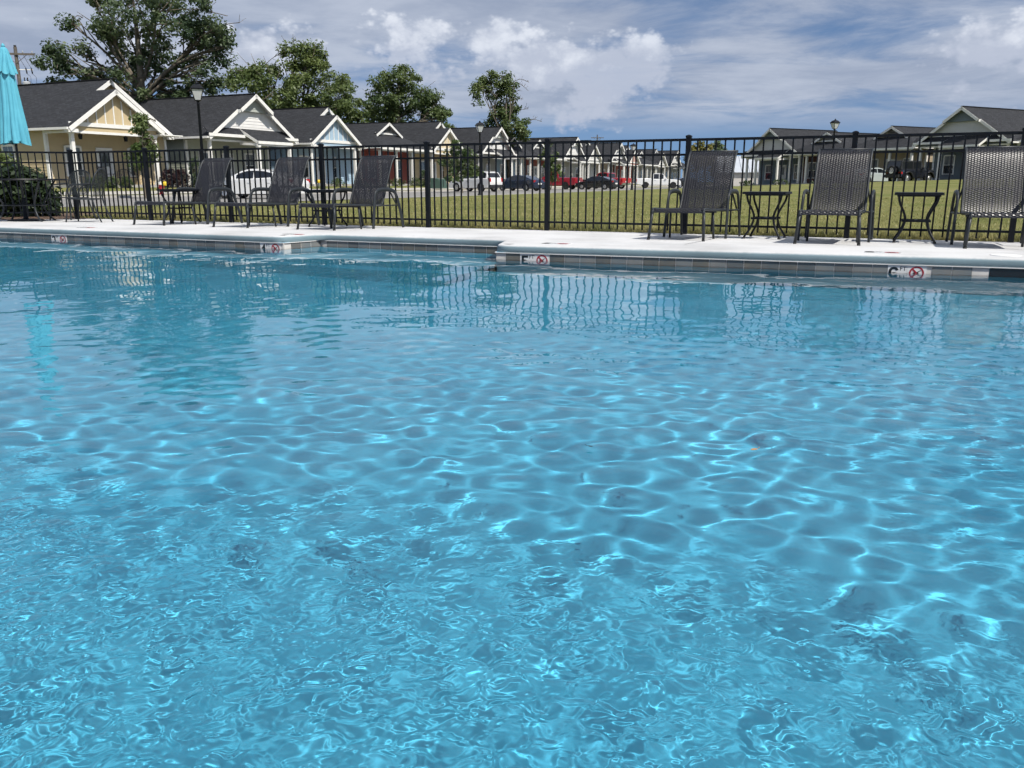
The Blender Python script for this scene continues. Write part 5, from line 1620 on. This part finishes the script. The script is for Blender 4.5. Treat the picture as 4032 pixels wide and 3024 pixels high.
def utility_pole(label, X, Y, z0, H, arm_rot, transformer):
    r = thing('utility_pole', label, 'utility pole', (X, Y, z0), arm_rot)
    mb = MB(); mb.lathe([(0.17, 0), (0.11, H)], 12); mb.build('pole', M['wood_pole'], r, 'auto')
    mb = MB(); mb.box(-1.25, 1.25, -0.20, -0.10, H - 0.55, H - 0.42); arm = mb.build('crossarm', M['wood_pole'], r)
    for s in (-1, 1):
        mb = MB(); mb.tube([(s * 0.75, -0.15, H - 0.52), (0, -0.12, H - 1.1)], 0.02, 6); mb.build('brace', M['wood_pole'], r)
    for x in (-1.1, -0.5, 0.5, 1.1):
        mb = MB(); mb.lathe([(0.03, H - 0.42), (0.05, H - 0.38), (0.03, H - 0.34), (0.05, H - 0.30), (0.01, H - 0.26)], 10, (x, -0.15, 0)); mb.build('insulator', M['galv'], arm, True)
    mb = MB(); mb.lathe([(0.05, H), (0.09, H + 0.04), (0.09, H + 0.1), (0.03, H + 0.12)], 10); mb.build('pole_cap', M['plastic'], r, True)
    if transformer:
        mb = MB(); mb.lathe([(0.02, H - 3.3), (0.25, H - 3.28), (0.26, H - 2.35), (0.2, H - 2.28), (0.03, H - 2.25)], 18, (0.48, -0.1, 0)); tr = mb.build('transformer', M['galv'], r, 'auto')
        for x in (0.38, 0.58):
            mb = MB(); mb.lathe([(0.03, H - 2.28), (0.05, H - 2.2), (0.03, H - 2.13), (0.05, H - 2.06), (0.015, H - 2.0)], 8, (x, -0.1, 0)); mb.build('bushing', M['plastic'], tr, True)
        mb = MB(); mb.box(0.0, 1.0, -0.06, -0.02, H - 1.52, H - 1.46); mb.build('cutout_arm', M['white_paint'], r)
        for x in (0.55, 0.9):
            mb = MB(); mb.tube([(x, -0.08, H - 1.38), (x + 0.05, -0.12, H - 1.75)], 0.045, 8); mb.build('fuse_cutout', M['plastic'], r, True)
            mb = MB(); mb.tube(catmull([(x, -0.08, H - 1.75), (x + 0.25, -0.1, H - 2.0), (x + 0.15, -0.1, H - 2.5), (0.5, -0.1, H - 2.1)], 6), 0.012, 5); mb.build('jumper_wire', M['plastic'], r, True)
            mb = MB(); mb.tube(catmull([(x, -0.1, H - 1.4), (x - 0.2, -0.15, H - 0.95), (x - 0.4, -0.15, H - 0.5)], 6), 0.012, 5); mb.build('jumper_wire', M['plastic'], r, True)
    return r


P = at_Y(58, 177, 62.0)
utility_pole('weathered utility pole with crossarm and transformer behind the umbrella', P.x, P.y, 0.2, P.z - 0.2 - 0.12, math.radians(10), True)
P = at_Y(2352, 530, 170.0)
utility_pole('distant utility pole above the far roofs of the left street', P.x, P.y, 0.0, P.z - 0.12, math.radians(5), True)

# hydrant, marker posts, transformer cabinet
HYD = (-39.1, on_a(632, -39.1)); X, Y = XY(*HYD)
h = thing('fire_hydrant', 'red fire hydrant with pale bonnet by the kerb', 'hydrant', (X, Y, G(X, Y)))
rm = mat('hydrant_red', (0.35, 0.02, 0.03), 0.45); sm = mat('hydrant_silver', (0.55, 0.55, 0.52), 0.4)
mb = MB(); mb.lathe([(0.15, 0), (0.15, 0.05), (0.10, 0.06), (0.10, 0.50), (0.14, 0.51), (0.14, 0.55)], 16); mb.build('barrel', rm, h, 'auto')
mb = MB(); mb.lathe([(0.14, 0.55), (0.12, 0.62), (0.07, 0.70), (0.03, 0.72), (0.03, 0.77), (0.001, 0.78)], 16); mb.build('bonnet', sm, h, 'auto')
for an in (0.3, 0.3 + math.pi, 0.3 + math.pi / 2):
    mb = MB(); c, s = math.cos(an), math.sin(an); mb.tube([(0.08 * c, 0.08 * s, 0.4), (0.18 * c, 0.18 * s, 0.4)], 0.055, 10); mb.build('outlet', rm, h, True)
for i, (x, a, lab) in enumerate([(650, -39.9, 'yellow capped marker post beside the fire hydrant'), (1255, -40.9, 'yellow capped marker post in front of the blue cottage')]):
    X, Y = XY(a, on_a(x, a)); g = thing('marker_post', lab, 'post', (X, Y, G(X, Y)), 0, 'yellow capped marker posts')
    mb = MB(); mb.lathe([(0.05, 0), (0.05, 0.42)], 10); mb.build('stem', M['leaf_dark'], g)
    mb = MB(); mb.lathe([(0.06, 0.40), (0.15, 0.44), (0.16, 0.56), (0.10, 0.64), (0.001, 0.66)], 14); mb.build('cap', mat('yellow_cap', (0.75, 0.52, 0.03), 0.5), g, 'auto')
X, Y = XY(-39.6, on_a(1727, -39.6))
g = thing('transformer_cabinet', 'dull green electrical cabinet left of the white crossover', 'cabinet', (X, Y, G(X, Y)), ROT_ROW)
gm_ = mat('cabinet_green', (0.06, 0.11, 0.09), 0.5)
mb = MB(); mb.box(-0.75, 0.75, -0.6, 0.6, -0.1, 0.1); mb.build('pad', M['kerb'], g)
mb = MB(); mb.hexa([(-.65, -.5, .1), (.65, -.5, .1), (.65, .5, .1), (-.65, .5, .1)], [(-.63, -.46, .92), (.63, -.46, .92), (.63, .48, 1.02), (-.63, .48, 1.02)]); mb.build('housing', gm_, g)
mb = MB(); mb.box(-0.02, 0.02, -0.52, -0.49, 0.2, 0.85); mb.build('door_seam', M['plastic'], g)

# porch furniture of the yellow cottage
hb = B0
X, Y = XY(HA - 1.0, hb + 2.9)
rk = thing('rocking_chair', 'dark rocking chair on the porch of the yellow cottage', 'chair', (X, Y, HZ + SLAB), ROT_ROW + math.pi)
for s in (-1, 1):
    mb = MB(); mb.tube(catmull([(s * 0.27, -0.45, 0.10), (s * 0.27, -0.2, 0.03), (s * 0.27, 0.1, 0.02), (s * 0.27, 0.45, 0.10)], 5), 0.02, 6); mb.build('rocker', M['plastic'], rk, True)
    for y, z1_ in ((-0.25, 1.05), (0.25, 0.62)):
        mb = MB(); mb.tube([(s * 0.27, y, 0.04), (s * 0.27, y * (1.25 if y < 0 else 1), z1_)], 0.02, 6); mb.build('leg', M['plastic'], rk)
    mb = MB(); mb.box(s * 0.27 - 0.04, s * 0.27 + 0.04, -0.28, 0.3, 0.60, 0.63); mb.build('arm', M['plastic'], rk)
mb = MB(); mb.box(-0.27, 0.27, -0.25, 0.28, 0.40, 0.44); mb.build('seat', M['plastic'], rk)
for k in range(6):
    mb = MB(); x = -0.22 + k * 0.088; mb.hexa([(x - .03, -.26, .44), (x + .03, -.26, .44), (x + .03, -.24, .44), (x - .03, -.24, .44)], [(x - .03, -.33, 1.05), (x + .03, -.33, 1.05), (x + .03, -.31, 1.05), (x - .03, -.31, 1.05)]); mb.build('back_slat', M['plastic'], rk)
X, Y = XY(HA - 1.35, hb + 4.7)
bn = thing('porch_bench', 'dark metal bench with curved back on the yellow porch', 'bench', (X, Y, HZ + SLAB), ROT_ROW + math.pi)
mb = MB(); mb.box(-0.6, 0.6, -0.22, 0.22, 0.40, 0.44); mb.build('seat', M['plastic'], bn)
for s in (-1, 1):
    mb = MB(); mb.tube([(s * 0.58, 0.2, 0), (s * 0.58, 0.2, 0.62), (s * 0.58, -0.22, 0.62), (s * 0.58, -0.25, 0)], 0.02, 6); mb.build('leg', M['plastic'], bn)
mb = MB(); mb.tube(catmull([(-0.58, -0.22, 0.5), (-0.45, -0.28, 0.78), (0, -0.3, 0.92), (0.45, -0.28, 0.78), (0.58, -0.22, 0.5)], 6), 0.022, 6); mb.build('back_frame', M['plastic'], bn, True)
for k in range(9):
    x = -0.48 + k * 0.12; mb = MB(); mb.tube([(x, -0.23, 0.44), (x, -0.28, 0.9 - 0.9 * x * x * 0.6)], 0.012, 5); mb.build('back_rod', M['plastic'], bn)


# ------------------------------------------------------------------ trees and shrubs
def foliage(clumps, leaf, per, rg, flat=0.6, fuzz=1.0):
    """leaf quads scattered in ball-shaped clumps (numpy)"""
    rs = np.random.RandomState(rg)
    cs = np.array([c[:3] for c in clumps]); rad = np.array([c[3] for c in clumps])
    n = len(cs) * per
    idx = np.repeat(np.arange(len(cs)), per)
    d = rs.normal(size=(n, 3)); d /= np.linalg.norm(d, axis=1)[:, None]
    r = rs.rand(n) ** 0.45 * fuzz
    c = cs[idx] + d * (r * rad[idx])[:, None] * np.array([1, 1, flat + 0.15])
    up = d * 0.6 + np.array([0, 0, 0.7]) + rs.normal(size=(n, 3)) * 0.55; up /= np.linalg.norm(up, axis=1)[:, None]
    t = np.cross(up, rs.normal(size=(n, 3))); t /= np.linalg.norm(t, axis=1)[:, None]
    b = np.cross(up, t)
    s = leaf * (0.6 + 0.8 * rs.rand(n))
    L, Wd = (s * 0.62)[:, None], (s * 0.36)[:, None]
    V = np.stack([c - t * L, c + b * Wd, c + t * L, c - b * Wd], 1).reshape(-1, 3)
    return V


def quads_obj(name, V, m, parent):
    nq = len(V) // 4
    me = bpy.data.meshes.new(name); me.vertices.add(len(V)); me.vertices.foreach_set('co', V.astype(np.float32).ravel())
    me.loops.add(nq * 4); me.loops.foreach_set('vertex_index', np.arange(nq * 4, dtype=np.int32))
    me.polygons.add(nq); me.polygons.foreach_set('loop_start', np.arange(0, nq * 4, 4, dtype=np.int32)); me.polygons.foreach_set('loop_total', np.full(nq, 4, dtype=np.int32))
    me.update(); me.materials.append(m)
    return link(name, me, parent)


def tree(label, name, base_px, Y, lobes, m, leaf=0.34, per=42, dens=1.0, trunk_r=0.45, seed=1, bare=0, group='trees behind the houses', z0=0.3, clump=0.95, fork=None):
    """lobes: ellipses (x, y, rx, ry) in photo pixels, built at depth Y with real thickness"""
    rg = random.Random(seed); sc_ = Y * math.cos(PITCH) / FPX
    bx = (base_px - 2016) / KX * Y
    t = thing(name, label, 'tree', (bx, Y, z0), 0, group)
    clumps = []; limbs = []
    zl = []
    for (lx, ly, rx, ry) in lobes:
        c = at_Y(lx, ly, Y); Rx, Rz = rx * sc_, ry * sc_ ; Ry = Rx * 0.85
        zl.append(c.z - Rz)
        n = max(3, int(dens * 5.0 * (Rx * Rz) / (clump * clump)))
        off = rg.uniform(-0.7, 0.7) * Rx
        cc = Vector((c.x - bx, off, c.z - z0))
        limbs.append((cc, Rx))
        for _ in range(n):
            while True:
                d = Vector((rg.uniform(-1, 1), rg.uniform(-1, 1), rg.uniform(-1, 1)))
                if 0.25 < d.length < 1: break
            clumps.append((cc.x + d.x * Rx, cc.y + d.y * Ry, cc.z + d.z * Rz, clump * rg.uniform(0.55, 1.15)))
    H = max(c[2] for c in clumps)
    zf = fork if fork else max(1.2, min(zl) - z0) * 0.85
    mb = MB(); wob = rg.uniform(-0.4, 0.4)
    mb.tube(catmull([(0, 0, -0.3), (wob * 0.3, 0, zf * 0.5), (wob, 0, zf), (wob * 1.4, 0, zf + (H - zf) * 0.5), (wob * 1.0, 0, zf + (H - zf) * 0.85)], 6), [trunk_r * (1 - 0.9 * k / 24) for k in range(25)], 10)
    mb.build('trunk', M['bark'], t, True)
    for cc, Rx in limbs:
        st = Vector((wob, 0, zf * rg.uniform(0.8, 1.0) + max(0, (cc.z - zf)) * rg.uniform(0.0, 0.35)))
        midp = st.lerp(cc, 0.5) + Vector((rg.uniform(-.5, .5), rg.uniform(-.5, .5), rg.uniform(0.1, 0.8)))
        mb = MB(); pts = catmull([st, midp, cc], 6); mb.tube(pts, [trunk_r * 0.30 * (1 - 0.8 * k / (len(pts) - 1)) for k in range(len(pts))], 7)
        for _ in range(7):
            e = cc + Vector((rg.uniform(-1, 1), rg.uniform(-1, 1), rg.uniform(-.6, .9))) * Rx * 0.9; s0 = pts[rg.randint(5, len(pts) - 1)]
            mb.tube([s0, s0.lerp(e, 0.5) + Vector((0, 0, 0.2)), e], [trunk_r * 0.11, trunk_r * 0.08, trunk_r * 0.03], 5)
        mb.build('limb', M['bark'], t, True)
    for k in range(bare):
        cc, Rx = limbs[k % len(limbs)]
        e = cc + Vector((Rx * rg.uniform(1.0, 1.7), rg.uniform(-1, 1), Rx * rg.uniform(-0.6, 0.8))); q = cc.lerp(e, 0.55) + Vector((0, 0, rg.uniform(0.1, 0.5)))
        mb = MB(); mb.tube(catmull([cc, q, e], 5), 0.028, 5)
        for _ in range(6):
            s0 = q.lerp(e, rg.random()); mb.tube([s0, s0 + Vector((rg.uniform(-.2, .8), rg.uniform(-.5, .5), rg.uniform(-.3, .9))) * Rx * 0.35], 0.014, 4)
        mb.build('bare_branch', M['bark'], t)
    quads_obj('crown', foliage(clumps, leaf, per, seed), m, t)
    return t


tree('tall spreading oak with pale limbs behind the yellow cottage', 'oak_tree', 585, 66, [(640, 60, 200, 110), (500, 170, 150, 100), (760, 160, 130, 100), (600, 300, 170, 110), (330, 240, 120, 55), (240, 260, 70, 45), (300, 320, 110, 40), (430, 130, 110, 50), (280, 95, 34, 28), (420, 330, 130, 60),
      (850, 125, 70, 60), (890, 190, 35, 40), (830, 300, 60, 50), (720, 380, 130, 55), (540, 420, 100, 60), (590, -60, 190, 80), (400, 30, 60, 40), (860, 215, 40, 55), (205, 215, 40, 34), (840, 345, 26, 14), (650, 450, 90, 40)], M['leaf_dark'], leaf=0.20, per=130, dens=0.66, trunk_r=0.5, seed=3, bare=9, clump=0.85, fork=7.0)
tree('olive green tree behind the sage green cottage', 'shade_tree', 1190, 82, [(1160, 240, 110, 70), (1010, 290, 110, 55), (1240, 330, 130, 90), (1100, 370, 150, 80), (940, 320, 60, 45), (1210, 190, 60, 30), (1160, 450, 120, 60), (1250, 240, 30, 18)], M['leaf_light'], leaf=0.22, per=120, dens=0.85, trunk_r=0.42, seed=5, bare=2, clump=0.9)
tree('lower olive tree between the sage and blue cottages', 'shade_tree', 1330, 92, [(1320, 370, 60, 60), (1300, 440, 110, 70), (1350, 320, 30, 24), (1380, 450, 70, 60)], M['leaf_light'], leaf=0.22, per=120, dens=0.95, trunk_r=0.3, seed=6, clump=0.9)
tree('dense dark green tree above the brick red cottage', 'shade_tree', 1560, 96, [(1580, 330, 75, 55), (1590, 290, 36, 32), (1500, 390, 90, 70), (1620, 400, 120, 65), (1710, 420, 60, 45), (1560, 460, 150, 50), (1740, 460, 28, 26)], M['leaf_mid'], leaf=0.24, per=125, dens=1.0, trunk_r=0.42, seed=7, clump=0.95)
tree('tall narrow tree with bare side branches behind the second street lamp', 'shade_tree', 2010, 104, [(1935, 315, 40, 34), (2005, 330, 45, 45), (1900, 370, 50, 40), (1990, 400, 55, 60), (1960, 470, 80, 50), (2040, 500, 55, 45), (1990, 540, 90, 40), (1895, 330, 22, 22)], M['leaf_mid'], leaf=0.24, per=110, dens=0.85, trunk_r=0.36, seed=8, bare=12, clump=0.85)
tree('round yellowish tree far behind beside the big fence post', 'shade_tree', 2775, 165, [(2770, 590, 50, 34), (2740, 625, 40, 40), (2800, 640, 45, 40)], M['leaf_yellow'], leaf=0.5, per=46, dens=1.1, trunk_r=0.3, seed=9, clump=1.1)
tree('small dark evergreen far behind beside the yellowish tree', 'shade_tree', 2828, 160, [(2828, 570, 14, 24), (2828, 610, 26, 30), (2845, 640, 30, 40)], M['leaf_dark'], leaf=0.45, per=46, dens=1.4, trunk_r=0.2, seed=10, clump=0.7)
tree('small round treetop peeking over the white gabled roof', 'shade_tree', 1775, 110, [(1775, 510, 26, 22), (1760, 535, 40, 25)], M['leaf_mid'], leaf=0.36, per=40, dens=1.0, trunk_r=0.2, seed=12, clump=0.8)
ty = 43.5
tree('thin young tree in front of the yellow porch', 'young_tree', 566, ty, [(565, 500, 30, 50), (560, 560, 48, 45), (590, 600, 48, 40), (545, 610, 35, 35), (575, 640, 45, 25), (545, 470, 16, 26)], M['leaf_light'], leaf=0.14, per=60, dens=0.9, trunk_r=0.06, seed=13, group='young street trees', z0=G(-18.5, ty), clump=0.34, bare=3)
tree('leafy young tree left of the white crossover', 'young_tree', 1822, 66, [(1820, 600, 48, 45), (1800, 640, 70, 45), (1840, 670, 65, 35), (1790, 690, 45, 22)], M['leaf_mid'], leaf=0.2, per=44, dens=0.7, trunk_r=0.07, seed=14, group='young street trees', z0=0.1, clump=0.45)
tree('sparse young tree above the cab of the red pickup', 'young_tree', 2168, 90, [(2168, 600, 30, 35), (2165, 640, 45, 40), (2170, 680, 40, 30)], M['leaf_light'], leaf=0.24, per=40, dens=0.6, trunk_r=0.07, seed=15, group='young street trees', z0=0.1, clump=0.5)


def shrub(label, name, X, Y, z, rx, ry, h, m, leaf=0.07, n=60, per=30, seed=1, group='shrubs by the houses', stems=True):
    rg = random.Random(seed); t = thing(name, label, 'shrub', (X, Y, z), 0, group)
    cl = []
    for _ in range(n):
        an = rg.random() * 6.283; r = math.sqrt(rg.random()); zz = rg.random()
        prof = math.sqrt(max(0.05, 1 - (zz - 0.35) ** 2 * 2.0))
        cl.append((r * rx * prof * math.cos(an), r * ry * prof * math.sin(an), 0.06 + zz * h * 0.92, 0.16 * min(rx, h) + 0.06))
    quads_obj('foliage', foliage(cl, leaf, per, seed, 0.8), m, t)
    mb = MB()
    for k in range(5):
        an = k * 1.256; mb.tube([(0.05 * math.cos(an), 0.05 * math.sin(an), -0.05), (rx * 0.45 * math.cos(an), ry * 0.45 * math.sin(an), h * 0.7)], [0.018, 0.006], 5)
    mb.build('stems', M['bark'], t)
    return t


# dense evergreen behind the fence corner
bx_, by_ = XY(post_ab[0][0] - 1.15, FENCE_B + 0.55)
shrub('large dense evergreen shrub behind the fence at the left frame edge', 'evergreen_shrub', bx_ - 0.85, by_ - 0.25, 0.03, 0.95, 0.45, 0.95, M['leaf_deep'], leaf=0.10, n=150, per=42, seed=21, group='shrubs behind the pool fence')
shrub('tall pale flowering shrub rising behind the evergreen at the left edge', 'flowering_shrub', bx_ - 2.4, by_ + 1.6, 0.03, 0.8, 0.7, 1.5, M['leaf_light'], leaf=0.08, n=110, per=36, seed=22, group='shrubs behind the pool fence')
mb = MB(); cxy = XY(post_ab[0][0] - 1.3, FENCE_B + 0.9)
mb.lathe([(2.6, 0.0), (2.3, 0.05), (1.2, 0.09), (0.001, 0.10)], 30, (cxy[0], cxy[1], 0.02)); tag(mb.build('mulch_bed', M['mulch'], smooth=True), kind='structure')
k = 0
names = ['small green shrub left of the yellow porch steps', 'small green shrub under the yellow porch window', 'small green shrub before the yellow cottage door', 'small green shrub right of the yellow cottage door',
         'wide low green shrub before the blue cottage', 'low green shrub beside the blue porch post', 'low green shrub before the brick red porch', 'low green shrub between red and yellow cottages', 'low clipped shrub at the far right hand porch', 'low clipped shrub under the blue grey porch', 'low clipped shrub beside the blue grey post']
for (x, a, w, hgt) in [(358, -42.0, 0.35, 0.55), (395, -42.0, 0.45, 0.6), (440, -42.0, 0.45, 0.6), (500, -42.0, 0.4, 0.6), (1330, -41.9, 0.75, 0.55), (1420, -41.9, 0.6, 0.5), (1560, -41.9, 0.8, 0.6), (1640, -41.9, 0.8, 0.7)]:
    X, Y = XY(a, on_a(x, a)); shrub(names[k], 'foundation_shrub', X, Y, G(X, Y) - 0.02, w, w, hgt, M['leaf_mid'], 0.07, 36, 30, 30 + k); k += 1
for (x, Y, w, hgt) in [(2945, 96, 0.9, 0.6), (3072, 93, 1.0, 0.6), (3235, 88, 0.9, 0.6)]:
    X = (x - 2016) / KX * Y; shrub(names[k], 'foundation_shrub', X, Y, G(X, Y) - 0.02, w, w, hgt, M['leaf_dark'], 0.1, 30, 26, 30 + k); k += 1
for (x, a, w, hgt, m_, lab, nm) in [(665, -42.2, 0.6, 1.1, M['leaf_red'], 'rounded purple leaved shrub at the corner of the yellow cottage', 'purple_shrub'), (712, -42.3, 0.6, 1.15, M['leaf_red'], 'rounded purple leaved shrub beside the green column shrub', 'purple_shrub'),
                                    (772, -42.1, 0.42, 2.0, M['leaf_dark'], 'narrow upright evergreen before the sage green cottage', 'column_shrub'), (1668, -41.5, 0.5, 1.5, M['leaf_dark'], 'dark upright shrub on the cream yellow porch', 'column_shrub')]:
    X, Y = XY(a, on_a(x, a)); shrub(lab, nm, X, Y, G(X, Y) - 0.02, w, w, hgt, m_, 0.08, 70, 34, 60 + k); k += 1


# ------------------------------------------------------------------ grass blades along the fence and over the near lawn
def grass():
    rs = np.random.RandomState(2)
    n1, n2 = 26000, 60000
    a = np.concatenate([rs.uniform(-15, 5, n1), rs.uniform(-20, 9, n2)])
    b = np.concatenate([11.62 + rs.rand(n1) ** 2 * 1.2, 11.7 + rs.rand(n2) ** 2.0 * 24])
    hgt = np.concatenate([rs.uniform(0.05, 0.13, n1), rs.uniform(0.02, 0.05, n2) * (1.2 - np.linspace(0, 1, n2) * 0)])
    n = n1 + n2
    X = a * CT + b * ST; Y = -a * ST + b * CT
    Z = np.array([G(x, y) for x, y in zip(X, Y)]) - 0.005
    an = rs.rand(n) * 6.283; w = rs.uniform(0.004, 0.009, n) * (0.7 + b / 20)
    lean = rs.normal(size=(n, 2)) * 0.35 * hgt[:, None]
    V = np.zeros((n, 3, 3))
    V[:, 0] = np.stack([X - w * np.cos(an), Y - w * np.sin(an), Z], 1)
    V[:, 1] = np.stack([X + w * np.cos(an), Y + w * np.sin(an), Z], 1)
    V[:, 2] = np.stack([X + lean[:, 0], Y + lean[:, 1], Z + hgt], 1)
    V = V.reshape(-1, 3)
    me = bpy.data.meshes.new('grass'); me.vertices.add(len(V)); me.vertices.foreach_set('co', V.astype(np.float32).ravel())
    me.loops.add(n * 3); me.loops.foreach_set('vertex_index', np.arange(n * 3, dtype=np.int32))
    me.polygons.add(n); me.polygons.foreach_set('loop_start', np.arange(0, n * 3, 3, dtype=np.int32)); me.polygons.foreach_set('loop_total', np.full(n, 3, dtype=np.int32))
    me.update(); me.materials.append(M['grass_blade'])
    tag(link('grass', me), 'short dry green lawn grass beyond the fence', 'grass', kind='stuff')


grass()
